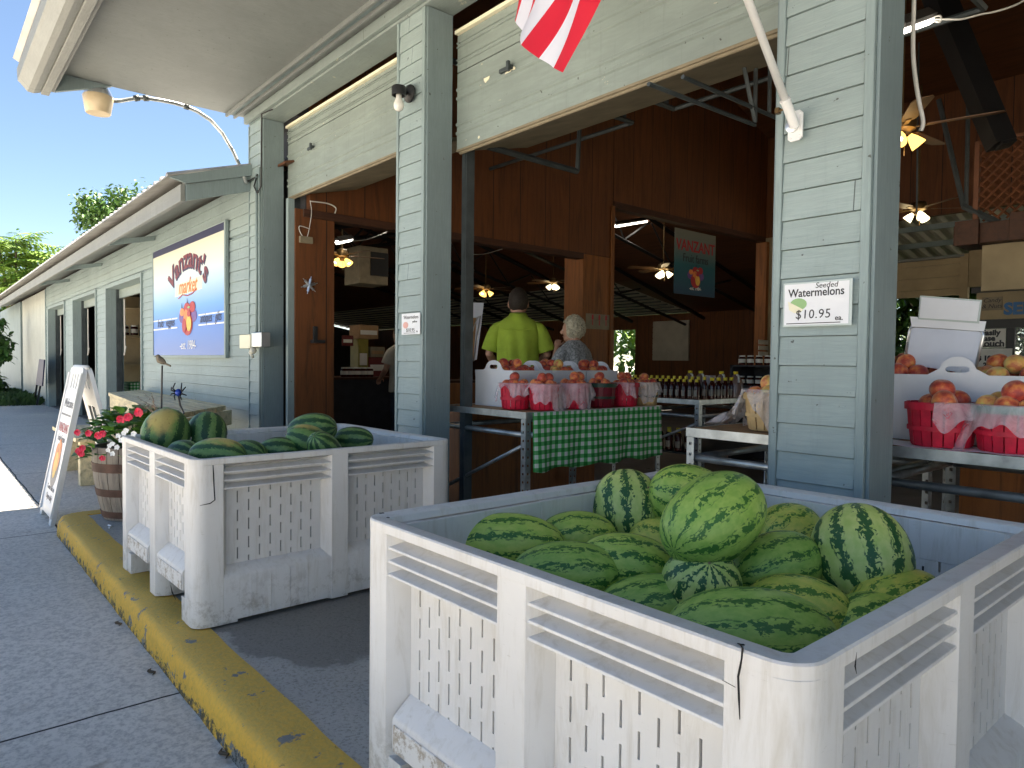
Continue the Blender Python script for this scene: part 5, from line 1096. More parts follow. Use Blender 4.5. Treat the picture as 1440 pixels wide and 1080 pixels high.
# small easel sign far along the wall
T = thing('easel_sign', 'dark framed poster on an easel leaning by the far end of the low wing', 'sign', atY(55, 568, 2.3))
def ep(px, py, dy=0): return atY(px, py, 2.3+dy)
m = MB(); quadplate(m, [ep(52, 541), ep(61, 543), ep(64, 506), ep(57, 505)], .03); m.build('board', 'ink_navy', T)
m = MB(); quadplate(m, [ep(53, 526, -.01), ep(60, 527, -.01), ep(63, 509, -.01), ep(57.5, 508, -.01)], .004); m.build('poster', 'paper', T)
m = MB(); m.tube([ep(57, 540), ep(52, 569)], .025, 5); m.tube([ep(52, 540), ep(48, 568)], .025, 5); m.tube([ep(60, 540, .2), ep(57, 566, .3)], .025, 5); m.build('easel', 'black_paint', T)
# ------------------------------------------------------------------ lamps, conduits, flag
def X7(px, py, x=-7.02): return atX(px, py, x)
T = thing('street_lamp', 'dusk lamp with a brown glass bowl on a curved conduit arm above the low roof', 'lamp', X7(347, 258, -6.84))
arm = [X7(347, 258, -6.84), X7(340, 240, -6.86), X7(328, 213, -6.95), X7(313, 188), X7(296, 169), X7(278, 157), X7(262, 150), X7(245, 145), X7(225, 141), X7(205, 138), X7(192, 138), X7(180, 140), X7(168, 142), X7(160, 142), X7(153, 137), X7(147, 130)]
m = MB(); m.tube(arm, .019, 8); m.build('arm', 'galvanised', T, smooth=True)
m = MB()
for i in (6, 9, 10): m.tube([arm[i]-(arm[i+1]-arm[i]).normalized()*.02, arm[i]+(arm[i+1]-arm[i]).normalized()*.02], .028, 8)
m.build('clamp', 'track_grey', T, smooth=True)
lc = X7(138, 137); m = MB(); m.lathe([(.045, .075), (.085, .06), (.108, .01), (.112, -.01)], 24); m.v = [(x+lc.x, y+lc.y, z+lc.z+.02) for x, y, z in m.v]; m.build('housing', 'alu', T, smooth='auto')
m = MB(); m.lathe([(.116, .010), (.120, 0), (.113, -.05), (.098, -.135), (.094, -.14), (.03, -.142)], 28); m.v = [(x+lc.x, y+lc.y, z+lc.z+.0) for x, y, z in m.v]; m.build('glass_bowl', 'bronze_glass', T, smooth='auto')
T = thing('wall_lamp', 'black wall lamp with a bare white bulb on the second pillar', 'lamp', atY(577, 132, 2.48))
p = atY(577, 132, 2.475); m = MB(); mw = frame(p, (1, 0, 0), (0, 0, 1), (0, -1, 0)); m.lathe([(.058, 0), (.058, .012), (.05, .022), (.035, .032), (.02, .04)], 22, mat=mw); m.build('base', 'black_paint', T, smooth='auto')
q = atY(561, 128, 2.35); m = MB(); m.tube([p+Vector((0, -.03, 0)), q+Vector((0, .02, 0))], .016, 10); m.build('arm', 'black_paint', T, smooth=True)
m = MB(); m.lathe([(.042, .028), (.046, .02), (.046, -.028), (.038, -.03), (.036, -.012)], 22); m.v = [(x+q.x, y+q.y, z+q.z) for x, y, z in m.v]; m.build('socket', 'black_paint', T, smooth='auto')
m = MB(); m.lathe([(.018, -.015), (.018, -.045), (.031, -.075), (.034, -.095), (.026, -.117), (.008, -.127)], 20); m.v = [(x+q.x, y+q.y, z+q.z) for x, y, z in m.v]; m.build('bulb', 'bulb_frost', T, smooth=True)
# electric boxes and conduit beside the first bay
T = thing('meter_box', 'pair of weathered electric boxes with a plug, on the wall right of the big sign', 'electric box', atY(352, 490, 2.47))
a = atY(338, 490, 2.40); b = atY(353, 470, 2.40); m = MB(); m.box(a.x, b.x, 2.39, 2.488, a.z, b.z); m.build('box', 'ink_cream', T, bevel=.006)
a = atY(353, 488, 2.40); b = atY(367, 467, 2.40); m = MB(); m.box(a.x+.003, b.x, 2.40, 2.488, a.z, b.z); m.build('box', 'alu', T, bevel=.006)
p = atY(356, 493, 2.42); m = MB(); m.ball(tuple(p), .035, 8); m.tube([p+Vector((-.03, 0, .03)), p+Vector((-.06, -.01, -.02)), p+Vector((.02, -.01, -.06))], .014, 6); m.build('plug', 'plug', T, smooth=True)
T = thing('conduit', 'thin painted conduit running up the wall beside the first bay', 'pipe', atY(361, 470, 2.47)); xx = atY(361, 400, 2.465).x
m = MB(); m.tube([(xx, 2.465, atY(361, 468, 2.465).z), (xx, 2.465, 2.85)], .014, 8); m.tube([(xx+.07, 2.468, .0), (xx+.07, 2.468, 2.9)], .010, 6); m.build('pipe', 'trim_paint', T, smooth=True)
T = thing('cable_loop', 'black cable looping from the lamp arm round the corner column', 'cable', X7(357, 260, -6.8)); m = MB()
m.tube([atY(347, 256, 2.46), atY(358, 250, 2.46), atY(362, 246, 2.46)], .008, 5); m.tube([atY(361, 250, 2.46), atY(357, 262, 2.44), atY(362, 272, 2.44), atY(367, 262, 2.45), atY(368, 160, 2.46), atY(383, 154, 2.46)], .007, 5); m.build('cable', 'black_paint', T, smooth=True)
def cable(name, pts, r, mat, label, cat='cable'):
    m = MB(); 
    # smooth the polyline
    P_ = [Vector(p) for p in pts]; out = []
    for i in range(len(P_)-1):
        p0 = P_[max(i-1, 0)]; p1 = P_[i]; p2 = P_[i+1]; p3 = P_[min(i+2, len(P_)-1)]
        for k in range(5): t = k/5; out.append(.5*((2*p1)+(p2-p0)*t+(2*p0-5*p1+4*p2-p3)*t*t+(3*p1-p0-3*p2+p3)*t**3))
    out.append(P_[-1]); m.tube(out, r, 6); o = m.build(name, mat, smooth=True); return tag(o, label, cat)
cable('pull_cord', [atY(653, 216, 2.80), atY(652, 250, 2.80), atY(652, 300, 2.80), atY(653, 345, 2.80), atY(654, 352, 2.80), atY(656, 366, 2.80), atY(658, 378, 2.80)], .007, 'cable_white', 'pale pull cord hanging at the left side of the second bay', 'cord')
cable('pull_cord', [atY(1286, -20, 2.9), atY(1284, 60, 2.9), atY(1286, 100, 2.9), atY(1292, 140, 2.9), atY(1298, 170, 2.9), atY(1295, 184, 2.9)], .008, 'cable_white', 'thick pale pull cord hanging just right of the price-card pillar', 'cord')
cable('pull_cord', [atY(411, 282, 2.8), atY(412, 340, 2.8), atY(416, 375, 2.8), atY(422, 400, 2.8)], .006, 'cable_white', 'pale pull cord at the left side of the first bay', 'cord')
cable('power_cable', [atX(436, 322, -6.26), atX(421, 318, -6.26), atX(424, 330, -6.26), atX(432, 333, -6.26), atX(438, 300, -6.26), atX(436, 282, -6.26)], .004, 'cable_white', 'thin white wire stapled to the plywood beside the first bay')
cable('power_cable', [atX(436, 283, -6.25), atX(460, 286, -6.25), atX(472, 292, -6.25), atX(471, 300, -6.25)], .006, 'cable_white', 'white cable looping over the top of the plywood panel in the first bay')
m = MB(); a = atX(421, 341, -6.27); b = atX(439, 334, -6.27); m.box(-6.283, -6.25, a.y, b.y, a.z, b.z); o = m.build('power_strip', 'cream_box', bevel=.003); tag(o, 'small cream power strip fixed on the plywood of the first bay', 'power strip')
T = thing('star_ornament', 'grey snowflake star ornament hung on the plywood of the first bay', 'ornament', atX(435, 402, -6.25)); c = atX(435, 401, -6.25)
m = MB()
for k in range(3): a = math.pi*k/3+.3; m.tube([c+Vector((0, math.cos(a)*.085, math.sin(a)*.085)), c-Vector((0, math.cos(a)*.085, math.sin(a)*.085))], [.004, .004], 4); m.tube([c+Vector((0, math.cos(a)*.06, math.sin(a)*.06)), c-Vector((0, math.cos(a)*.06, math.sin(a)*.06))], .013, 4)
m.build('star', 'alu', T)
T = thing('wall_hook', 'black iron hook plate screwed to the plywood of the first bay', 'hook', atX(444, 483, -6.26)); m = MB()
a = atX(441, 481, -6.26); b = atX(447, 459, -6.26); m.box(-6.283, -6.26, a.y, b.y, a.z, b.z); m.box(-6.27, -6.20, a.y-.03, b.y+.05, a.z-.01, a.z+.02); m.build('plate', 'black_paint', T, bevel=.004)
# flag and its pole on the nearest pillar
T = thing('flagpole', 'white flagpole in a cast bracket screwed to the nearest pillar', 'flagpole', (-1.305, 2.48, 1.97))
b0_ = atY(1118, 178, 2.45); e_ = atY(1053, 3, 2.14); dr = (e_-b0_).normalized()
m = MB(); pa = atY(1118, 178, 2.472); mw = frame(pa, (1, 0, 0), (0, 0, 1), (0, -1, 0)); m.prism([(-.024, -.045), (-.012, -.055), (.02, -.055), (.032, -.043), (.032, .043), (.02, .055), (-.012, .055), (-.024, .043)], 0, .008, 'z', 0, mw)
for u, v in ((-.012, -.044), (.022, -.040), (.022, .044)): m.lathe([(.005, .008), (.004, .011)], 8, mat=mw @ Matrix.Translation((u, v, 0)))
m.build('bracket_plate', 'white_paint', T, bevel=.001)
m = MB(); m.lathe([(.024, .008), (.024, .02), (.01, .024), (.008, .032)], 18, mat=mw @ Matrix.Translation((-.004, 0, 0))); m.build('knuckle', 'alu', T, smooth='auto')
m = MB(); m.tube([b0_+dr*.0, b0_+dr*.10], .0175, 14); m.tube([b0_+dr*.10, b0_+dr*.108], .0195, 14); m.build('socket', 'white_paint', T, smooth='auto')
m = MB(); q = b0_+dr*.075; m.tube([q, q+Vector((-.035, -.005, -.004))], .004, 6); m.box(q.x-.045, q.x-.03, q.y-.012, q.y+.008, q.z-.012, q.z+.008); m.build('thumbscrew', 'brass', T)
m = MB(); m.tube([b0_+dr*.05, b0_+dr*1.60], .0138, 14); m.ball(tuple(b0_+dr*1.62), .03, 12); m.build('pole', 'white_paint', T, smooth=True)
# the cloth: hoist bound to the outer pole, the fly hanging in folds
def m_flag():
    k = NB('flag_cloth'); uv = k.n('ShaderNodeUVMap'); s = k.sep(uv.outputs[0]); v13 = k.math('FLOOR', k.math('MULTIPLY', s[1], 13.0)); odd = k.math('MODULO', v13, 2.0)
    c = k.mix(k.math('GREATER_THAN', odd, .5), (.72, .010, .03), (.78, .77, .84))
    can = k.math('MULTIPLY', k.math('LESS_THAN', s[0], .4), k.math('GREATER_THAN', s[1], .4615)); gx = k.math('SUBTRACT', k.math('FRACT', k.math('MULTIPLY', s[0], 16.5)), .5); gy = k.math('SUBTRACT', k.math('FRACT', k.math('MULTIPLY', k.math('SUBTRACT', s[1], .4615), 13.0)), .5); rr_ = k.math('SQRT', k.math('ADD', k.math('MULTIPLY', gx, gx), k.math('MULTIPLY', gy, gy))); cc_ = k.mix(k.math('LESS_THAN', rr_, .24), (.02, .03, .14), (.75, .75, .8)); c = k.mix(can, c, cc_); k.base(c); k.rough(.55)
    tr = k.n('ShaderNodeBsdfTranslucent'); k.t.links.new(c, tr.inputs[0]); mx = k.n('ShaderNodeMixShader'); mx.inputs[0].default_value = .3; k.t.links.new(k.b.outputs[0], mx.inputs[1]); k.t.links.new(tr.outputs[0], mx.inputs[2]); k.t.links.new(mx.outputs[0], k.out.inputs[0]); M['flag_cloth'] = k.m
m_flag()
T = thing('flag', 'stars and stripes flag hanging down in front of the second roll-up door', 'flag', b0_+dr*1.3)
hoistA = b0_+dr*1.56; hoistB = b0_+dr*.78; YF = 1.38
# visible lower edge, from the left fold to the right corner (v = 1 .. 0)
edge = [(1.0, (733, -60, 1.62)), (.55, (728, 20, 1.55)), (5/13+.0, (731, 43, 1.48)), (3.95/13, (731, 44, 1.45)), (3/13, (738, 64, 1.40)), (2/13, (755, 82, 1.36)), (1/13, (774, 95, 1.36)), (0.0, (797, 103, 1.36))]
topp = [(1.0, (700, -260, 1.6)), (.55, (745, -120, 1.5)), (5/13, (750, -40, 1.42)), (3.95/13, (775, -40, 1.40)), (3/13, (792, -20, 1.38)), (2/13, (803, -5, 1.36)), (1/13, (822, -2, 1.36)), (0.0, (846, -2, 1.36))]
def lerp_tab(tab, v):
    for (a, p), (b, q) in zip(tab, tab[1:]):
        if a >= v >= b: t = (a-v)/(a-b) if a != b else 0; P0 = atY(p[0], p[1], p[2]); Q0 = atY(q[0], q[1], q[2]); return P0.lerp(Q0, t)
    return atY(*tab[-1][1][:2], tab[-1][1][2])
NU, NV = 40, 52; vs = []; uvs = []
for j in range(NV+1):
    v = j/NV; E_ = lerp_tab(edge, v); K_ = lerp_tab(topp, v); Hh = hoistB.lerp(hoistA, v)
    for i in range(NU+1):
        u = i/NU
        if u < .62: t = u/.62; tt = t*t*(3-2*t); p = Hh.lerp(K_, tt)
        else: t = (u-.62)/.38; p = K_.lerp(E_, t)
        rip = .012*math.sin(v*26+u*5)*min(1, u*3)
        bend = .012*math.sin((u-.62)*8) if u > .62 else 0
        p = p+Vector((rip*.4+bend, rip, 0)); vs.append(tuple(p)); uvs.append((u, v))
m = MB(); m.add(vs, [(j*(NU+1)+i, j*(NU+1)+i+1, (j+1)*(NU+1)+i+1, (j+1)*(NU+1)+i) for j in range(NV) for i in range(NU)]); o = m.build('cloth', 'flag_cloth', T, smooth=True)
ul = o.data.uv_layers.new(name='UVMap')
for lp_ in o.data.loops: ul.data[lp_.index].uv = uvs[lp_.vertex_index]

# ------------------------------------------------------------------ ceiling fans and tubes
fan0 = None
def fan(loc, label, rz=0, warm=True, s=1, rod=.6, tilt=0):
    T = thing('ceiling_fan', label, 'ceiling fan', loc, 'ceiling fans of the market', rz)
    m = MB(); m.tube([(0, 0, .09), (0, 0, rod)], .008, 6); m.build('rod', 'brass', T, world=False)
    m = MB(); m.lathe([(.03, .12), (.085, .10), (.10, .06), (.09, .015), (.05, 0)], 20); m.build('motor', 'brass', T, world=False, smooth='auto')
    for k in range(5):
        mw = Matrix.Rotation(2*math.pi*k/5, 4, 'Z') @ Matrix.Translation((0, 0, .03)) @ Matrix.Rotation(R(11), 4, 'X')
        m = MB(); m.prism([(.16, -.045), (.20, -.055), (.56, -.068), (.60, -.05), (.61, 0), (.60, .05), (.56, .068), (.20, .055), (.16, .045)], -.003, .003, 'z', 0, mw); bl = m.build('blade', 'blade_wood', T, world=False)
        m = MB(); m.box(.07, .2, -.018, .018, -.009, -.0035, 0, mw); q = m.build('blade_arm', 'brass', bl, world=False)
    for k in range(3):
        a = 2*math.pi*k/3+.5; mw = Matrix.Translation((math.cos(a)*.06, math.sin(a)*.06, -.03)) @ Matrix.Rotation(a, 4, 'Z') @ Matrix.Rotation(R(138), 4, 'Y')
        m = MB(); m.lathe([(.018, -.01), (.022, 0), (.036, .03), (.05, .075), (.053, .09)], 16, cap=False, mat=mw); sh = m.build('lamp_shade', 'lamp_amber' if warm else 'lamp_warm', T, world=False, smooth=True)
        m = MB(); m.ball((0, 0, .06), .022, 8, 0, mw); m.build('bulb', 'tube_light', sh, world=False, smooth=True)
    m = MB(); m.tube([(0, 0, 0), (0, 0, -.05)], .025, 10); m.tube([(.02, 0, -.05), (.02, 0, -.17)], .0025, 4); m.build('light_kit', 'brass', T, world=False)
    if s != 1: T.scale = (s, s, s)
    l = bpy.data.lights.new('fan_light', 'POINT'); l.energy = .6; l.color = (1, .75, .45); l.shadow_soft_size = .08; lo = bpy.data.objects.new('fan_light', l); COL.objects.link(lo); lo.parent = T; lo.location = (0, 0, -.16)
    return T
f = atY(1268, 186, 5.4); fan(f, 'nearest ceiling fan with amber lit shades right of the price-card pillar', .25, rod=1.2)
f = atY(1291, 297, 9.2); fan(f, 'ceiling fan with curly brackets under the light lean-to roof at the back right', .7, warm=False, rod=1.5)
f = atX(481, 362, -9.0); fan(f, 'ceiling fan seen through the first bay', .1, rod=.9)
f = atY(933, 380, 9.3); fan(f, 'ceiling fan left of the hanging VANZANT banner', .4, warm=False, rod=.8)
f = atY(778, 399, 10.2); fan(f, 'ceiling fan above the grey-haired woman', 1.0, warm=False, rod=.7)
f = atY(683, 408, 8.6); fan(f, 'ceiling fan left of the man in the lime shirt', .2, rod=.7)
def tube_lamp(p, q, label, w=.05):
    p = Vector(p); q = Vector(q); T = thing('tube_lamp', label, 'light', (p+q)/2, 'fluorescent strip lights')
    m = MB(); up = Vector((0, 0, .03)); m.tube([p+up, q+up], w*.9, 4); m.build('housing', 'fixture', T); m = MB(); m.tube([p, q], w*.5, 8); m.build('tube', 'tube_light', T, smooth=True)
a = atX(864, 318, -7.4); b = atX(914, 310, -8.6); tube_lamp(a, b, 'lit fluorescent strip light left of the hanging banner', .05)
a = atX(716, 347, -8.4); b = atX(727, 346, -9.4); tube_lamp(a, b, 'short lit strip light above the man in the lime shirt', .05)
a = atX(474, 341, -8.0); b = atX(494, 337, -9.6); tube_lamp(a, b, 'lit strip light above the fan of the first bay', .05)
a = atX(549, 323, -8.0); b = atX(562, 322, -8.6); tube_lamp(a, b, 'lit strip light cut by the left edge of the second pillar', .05)
a = atY(1262, 44, 4.4); b = atY(1307, 28, 4.9); tube_lamp(a, b, 'shop light with a coiled cable high right of the price-card pillar', .055)
cable('power_cable', [atY(1308, 26, 4.88), atY(1322, 22, 4.88), atY(1322, 31, 4.88), atY(1311, 28, 4.88), atY(1330, 27, 4.88), atY(1352, 27, 4.88), atY(1380, 20, 4.88), atY(1405, 15, 4.88), atY(1440, 1, 4.88), atY(1500, -40, 4.88)], .006, 'cable_white', 'white cable swagging from the coiled shop light to the upper right')
cable('power_cable', [atX(494, 339, -8.2), atX(515, 337, -8.2), atX(535, 330, -8.2), atX(552, 322, -8.2)], .006, 'cable_white', 'thin cable swagging between two strip lights of the first bay')
cable('power_cable', [atX(660, 358, -7.6), atX(682, 357, -7.8), atX(700, 352, -8), atX(716, 347, -8.4)], .006, 'cable_white', 'thin cable running to the short strip light above the man')
# ------------------------------------------------------------------ things inside the left wing
T = thing('shop_counter', 'dark shop counter with a wooden end seen through the first bay', 'counter', (-8.6, 4.9, -.1))
a = atX(470, 523, -9.0); m = MB(); m.box(-9.6, -8.7, 3.6, 5.5, -.1, .84); m.build('cabinet', 'dark_wall', T); m = MB(); m.box(-9.64, -8.66, 3.56, 5.54, .84, .87); m.build('countertop', 'beam_wood', T)
m = MB(); m.box(-8.75, -8.1, 5.6, 6.4, -.1, .80); m.build('wooden_end', 'plywood', T); m = MB(); m.box(-8.8, -8.05, 5.55, 6.45, .80, .83); m.build('countertop', 'beam_wood', T)
for i in range(5): 
    c = atX(484+i*9, 518, -8.85); lab = 'small cream-topped jar on the dark counter of the first bay'
    dup(j0, (-8.85, c.y, .872), 0, lab, 'jars on the dark counter of the first bay', 1.3)
def sbox(name, px0, py0, px1, py1, X, dx, mat, label, cat, z0=None):
    a = atX(px0, py1, X); b = atX(px1, py0, X); z = a.z if z0 is None else z0; m = MB(); m.box(X-dx, X, a.y, b.y, z, b.z); m.box(X, X+.004, a.y+.02, b.y-.02, z+(b.z-z)*.3, z+(b.z-z)*.62, 1); o = m.build(name, [mat, 'label_white' if mat != 'cream_box' else 'brown_card'], bevel=.004); tag(o, label, cat); return o
sbox('carton', 504, 477, 518, 511, -9.1, .25, 'yellow_box', 'tall yellow carton on the dark counter of the first bay', 'carton', .872)
sbox('carton', 519, 503, 543, 513, -9.1, .3, 'red_box', 'flat red carton beside the yellow carton', 'carton', .872)
sbox('carton', 521, 488, 541, 502, -9.12, .25, 'cream_box', 'cream carton stacked on the flat red carton', 'carton')
sbox('carton', 505, 458, 532, 476, -9.1, .3, 'brown_card', 'brown open carton on top of the stack in the first bay', 'carton')
o = sbox('notice_board', 481, 472, 497, 486, -9.2, .01, 'red_box', 'small red and white notice hanging above the dark counter', 'sign')
T = thing('window_fan_heater', 'beige unit heater with dark louvres hung in the first bay', 'heater', atX(530, 398, -10)); a = atX(505, 398, -10); b = atX(546, 350, -10)
m = MB(); m.box(-10.5, -10, a.y, b.y, a.z, b.z); m.build('case', 'cream_box', T, bevel=.01); m = MB()
for i in range(7): y = a.y+(b.y-a.y)*(.38+.085*i); m.box(-9.998, -9.98, y, y+.05, a.z+.14, b.z-.08)
m.build('louvre', 'black_steel', T)
T = thing('shelf_unit', 'open shelf of white jars seen through the nearest bay of the low wing', 'shelf', (-15.1, 3.6, -.1))
m = MB(); 
for z in (.95, 1.5, 2.05): m.box(-15.3, -14.9, 2.95, 4.4, z, z+.04)
m.box(-15.35, -15.3, 2.95, 4.4, -.1, 2.3); m.build('boards', 'inner_beige', T)
for i in range(7): dup(j0, (-14.98, 3.05+i*.16, 1.542), 0, 'white-lidded jar on the open shelf inside the low wing', 'jars on the open shelf inside the low wing', 1.8)
m = MB(); m.box(-14.6, -13.9, 2.9, 4.0, -.1, .66); o = m.build('skirted_table', 'gingham'); tag(o, 'table fully covered in green gingham inside the nearest bay of the low wing', 'table')
m = MB(); m.box(-15.2, -13.5, 5, 5.2, -.1, 2.5); m.box(-18.8, -16.4, 5, 5.2, -.1, 2.5); o = m.build('partition', 'plywood'); tag(o, 'red-brown partition standing inside the low wing', 'partition')
o.data.transform(Matrix.Translation((0, 0, 0)))

# ------------------------------------------------------------------ bench table, barrel planter and ornaments
T = thing('picnic_table', 'pale wooden picnic table against the wall under the big sign', 'table', (-8.2, 1.9, GZ))
zt = .65; c1 = atZ(152, 552, zt); c2 = atZ(237, 584, zt); c3 = atZ(318, 570, zt); c4 = c1+(c3-c2)*.7
m = MB(); n = 5
for i in range(n):
    a, b = i/n+.008, (i+1)/n-.008; P0 = c1.lerp(c4, a); P1 = c1.lerp(c4, b); Q0 = c2.lerp(c3, a); Q1 = c2.lerp(c3, b)
    m.add([(p.x, p.y, z) for z in (zt-.045, zt) for p in (P0, Q0, Q1, P1)], [(0, 1, 2, 3), (7, 6, 5, 4), (0, 4, 5, 1), (1, 5, 6, 2), (2, 6, 7, 3), (3, 7, 4, 0)])
m.build('tabletop', 'bench_wood', T, bevel=.004)
m = MB(); d_ = Vector((0, .03, 0)); 
for (p, q) in ((c1, c2), (c2, c3)): m.add([(r_.x+(0 if k == 0 else -.02), r_.y+(0.02 if k == 0 else .06), z) for z in (zt-.19, zt-.047) for k, r_ in ((0, p), (0, q), (1, q), (1, p))], [(0, 1, 2, 3), (7, 6, 5, 4), (0, 4, 5, 1), (1, 5, 6, 2), (2, 6, 7, 3), (3, 7, 4, 0)])
m.build('apron_board', 'bench_wood', T)
for t in (.015, .36, .72, .97):
    p = c1.lerp(c2, t); m = MB(); m.box(p.x-.07, p.x+.07, p.y+.03, p.y+.12, GZ, zt-.05); m.build('leg', 'bench_wood', T, bevel=.004)
p = c3; m = MB(); m.box(p.x-.12, p.x, p.y-.12, p.y-.03, GZ, zt-.05); m.build('leg', 'bench_wood', T, bevel=.004)
T = thing('bench', 'low wooden bench in front of the picnic table, half behind the sandwich board', 'bench', (-8.2, 1.3, GZ))
for k in range(2): m = MB(); m.box(-9.0, -7.55, 1.12+k*.17, 1.12+k*.17+.16, .31, .35); m.build('seat_plank', 'bench_wood', T, bevel=.004)
for x in (-8.88, -7.75): m = MB(); m.box(x, x+.10, 1.17, 1.40, GZ, .305); m.build('leg', 'bench_wood', T, bevel=.004)
# barrel
BX_, BY_ = -5.40, 1.17
T = thing('barrel_planter', 'half whiskey barrel planter with iron hoops standing on the curb corner', 'planter', (BX_, BY_, 0))
m = MB(); n = 20; pr = [(.205, 0), (.235, .12), (.262, .28), (.272, .42), (.270, .50)]
for k in range(n):
    a0 = 2*math.pi*(k+.03)/n; a1 = 2*math.pi*(k+.97)/n; rings = []
    for r_, z in pr: rings.append([((r_-.02)*math.cos(a0), (r_-.02)*math.sin(a0), z), (r_*math.cos(a0), r_*math.sin(a0), z), (r_*math.cos((a0+a1)/2)*1.006, r_*math.sin((a0+a1)/2)*1.006, z), (r_*math.cos(a1), r_*math.sin(a1), z), ((r_-.02)*math.cos(a1), (r_-.02)*math.sin(a1), z)])
    m.rings(rings)
m.build('staves', 'barrel_wood', T, world=False)
for z0, z1 in ((.02, .065), (.17, .22), (.335, .395)):
    def rr(z): 
        for (ra, za), (rb, zb) in zip(pr, pr[1:]):
            if za <= z <= zb: return ra+(rb-ra)*(z-za)/(zb-za)
    m = MB(); sg = 40; m.rings([[(q*math.cos(2*math.pi*k/sg), q*math.sin(2*math.pi*k/sg), z) for k in range(sg)] for q, z in ((rr(z0)-.004, z0), (rr(z0)+.006, z0), (rr(z1)+.006, z1), (rr(z1)-.004, z1))], cap=False); m.build('hoop', 'iron_band', T, world=False, smooth='auto')
m = MB(); m.lathe([(.25, .44), (.2, .47), (.05, .49)], 20); m.build('soil', 'soil', T, world=False)
def leafquad(m, c, d, up, L, w, mi=0, fold=.25, segs=2):
    d = d.normalized(); s = d.cross(up).normalized(); n = s.cross(d)
    pts = []
    for t, ww in ((0, .05), (.3, .85), (.6, 1), (.85, .55), (1, .02)):
        ctr = c+d*(L*t)-Vector((0, 0, 1))*(L*.25*t*t); pts.append((ctr+s*w*ww*.5+n*fold*w*ww*.4, ctr, ctr-s*w*ww*.5+n*fold*w*ww*.4))
    vs = [p for r_ in pts for p in r_]; fs = []
    for i in range(4): fs += [(3*i, 3*i+1, 3*i+4, 3*i+3), (3*i+1, 3*i+2, 3*i+5, 3*i+4)]
    m.add(vs, fs, mi)
random.seed(5)
P = thing('begonia_plant', 'begonia and impatiens spilling over the barrel with pink, red and white flowers', 'plant', (BX_, BY_, .46))
m = MB(); leaves = [(random.uniform(0, 6.28), math.sqrt(random.random())) for _ in range(330)]
for a, q in leaves:
    r_ = q*.31; hgt = .57+.13*(1-q*q)+random.uniform(-.05, .05)-(q > .85)*.10; c = Vector((BX_+math.cos(a)*r_-.05+.10*(random.random()), BY_+math.sin(a)*r_, hgt)); d = Vector((math.cos(a), math.sin(a), random.uniform(.0, .9))); d += Vector((random.uniform(-.5, .5), random.uniform(-.5, .5), 0)); leafquad(m, c, d, Vector((0, 0, 1)), random.uniform(.07, .11), random.uniform(.075, .105))
m.build('leaves', 'leaf_begonia', P)
m = MB()
for a, q in leaves[:70]: r_ = q*.25; m.tube([(BX_+math.cos(a)*r_*.3, BY_+math.sin(a)*r_*.3, .47), (BX_+math.cos(a)*r_, BY_+math.sin(a)*r_, .62)], .004, 4)
for k in range(60): # trailing vine towards the table
    pass
m.build('stems', 'leaf_dark', P)
for _ in range(14): _p = atY(random.uniform(120, 215), random.uniform(574, 612), random.uniform(.95, 1.1)); leaves.append((0, 0))
def flower(px, py, Y, r, mat):
    c = atY(px, py, Y); m = MB(); n = 5 if mat == 'petal_white' else 9
    for k in range(n):
        a = 2*math.pi*k/n+random.random()*.4; u = (RT*math.cos(a)+UP*math.sin(a)*.8); leafquad(m, c-_d*.01, u-_d*random.uniform(0, .5), -_d, r, r*.95, fold=.1)
    if mat == 'petal_pink':
        for k in range(7): a = random.uniform(0, 6.28); u = (RT*math.cos(a)+UP*math.sin(a)); leafquad(m, c-_d*.025, u*.6-_d*.7, -_d, r*.7, r*.7, fold=.1)
    m.build('flower', mat, P)
for px, py in ((197, 578), (172, 588), (183, 585), (111, 607), (127, 608), (140, 611), (146, 609), (112, 633), (118, 629), (146, 643), (116, 637)): flower(px, py, .80 if px > 120 else .82, .018 if py > 640 else .024, 'petal_pink')
for px, py in ((168, 612), (176, 608), (160, 623), (166, 628), (154, 632), (160, 637), (190, 609), (179, 604), (172, 618), (156, 626)): flower(px, py, .83, .016, 'petal_white')
# garden stakes in the barrel: bird and glass spider
T = thing('bird_stake', 'small brown bird ornament perched on a dark garden stake in the barrel', 'ornament', (-5.0, 1.2, .5)); Yb = 1.22
p0 = atY(226, 582, Yb); p1 = atY(228, 514, Yb); m = MB(); m.tube([(p0.x, Yb, .48), p1], .0055, 6); m.build('stake', 'black_paint', T)
bc = atY(227, 508, Yb); m = MB(); br = RT; A_ = lambda u, v: bc+RT*u+UP*v
m.tube([A_(-.030, .030), A_(-.022, .024), A_(-.008, .008), A_(.012, -.006), A_(.03, -.018)], [.010, .017, .024, .018, .006], 12); m.ball(tuple(A_(-.022, .030)), .015, 12); m.build('bird', 'feather', T, smooth=True)
m = MB(); m.tube([A_(-.036, .031), A_(-.048, .029)], [.004, .001], 6); m.build('beak', 'black_paint', T); m = MB(); m.prism([(.02, -.006), (.062, -.028), (.060, -.036), (.02, -.02)], -.006, .006, 'z', 0, frame(bc, RT, UP, -_d)); m.build('tail', 'feather', T)
T = thing('spider_stake', 'black wire spider ornament with a blue glass body above the farther crate', 'ornament', atY(252, 555, 1.25)); sc_ = atY(251, 552, 1.25)
m = MB(); m.ball(tuple(sc_), (.021, .021, .024), 16); m.build('body', 'spider_blue', T, smooth=True)
m = MB(); B_ = lambda u, v, w_=0: sc_+RT*u+UP*v-_d*w_
for s in (-1, 1):
    for (e1, e2) in (((.027, .026), (.021, .060)), ((.036, .015), (.045, .035)), ((.034, -.009), (.051, -.018)), ((.018, -.023), (.021, -.047))): m.tube([B_(s*.018, e1[1]*.3), B_(s*e1[0], e1[1], .02), B_(s*e2[0], e2[1])], [.005, .005, .003], 5)
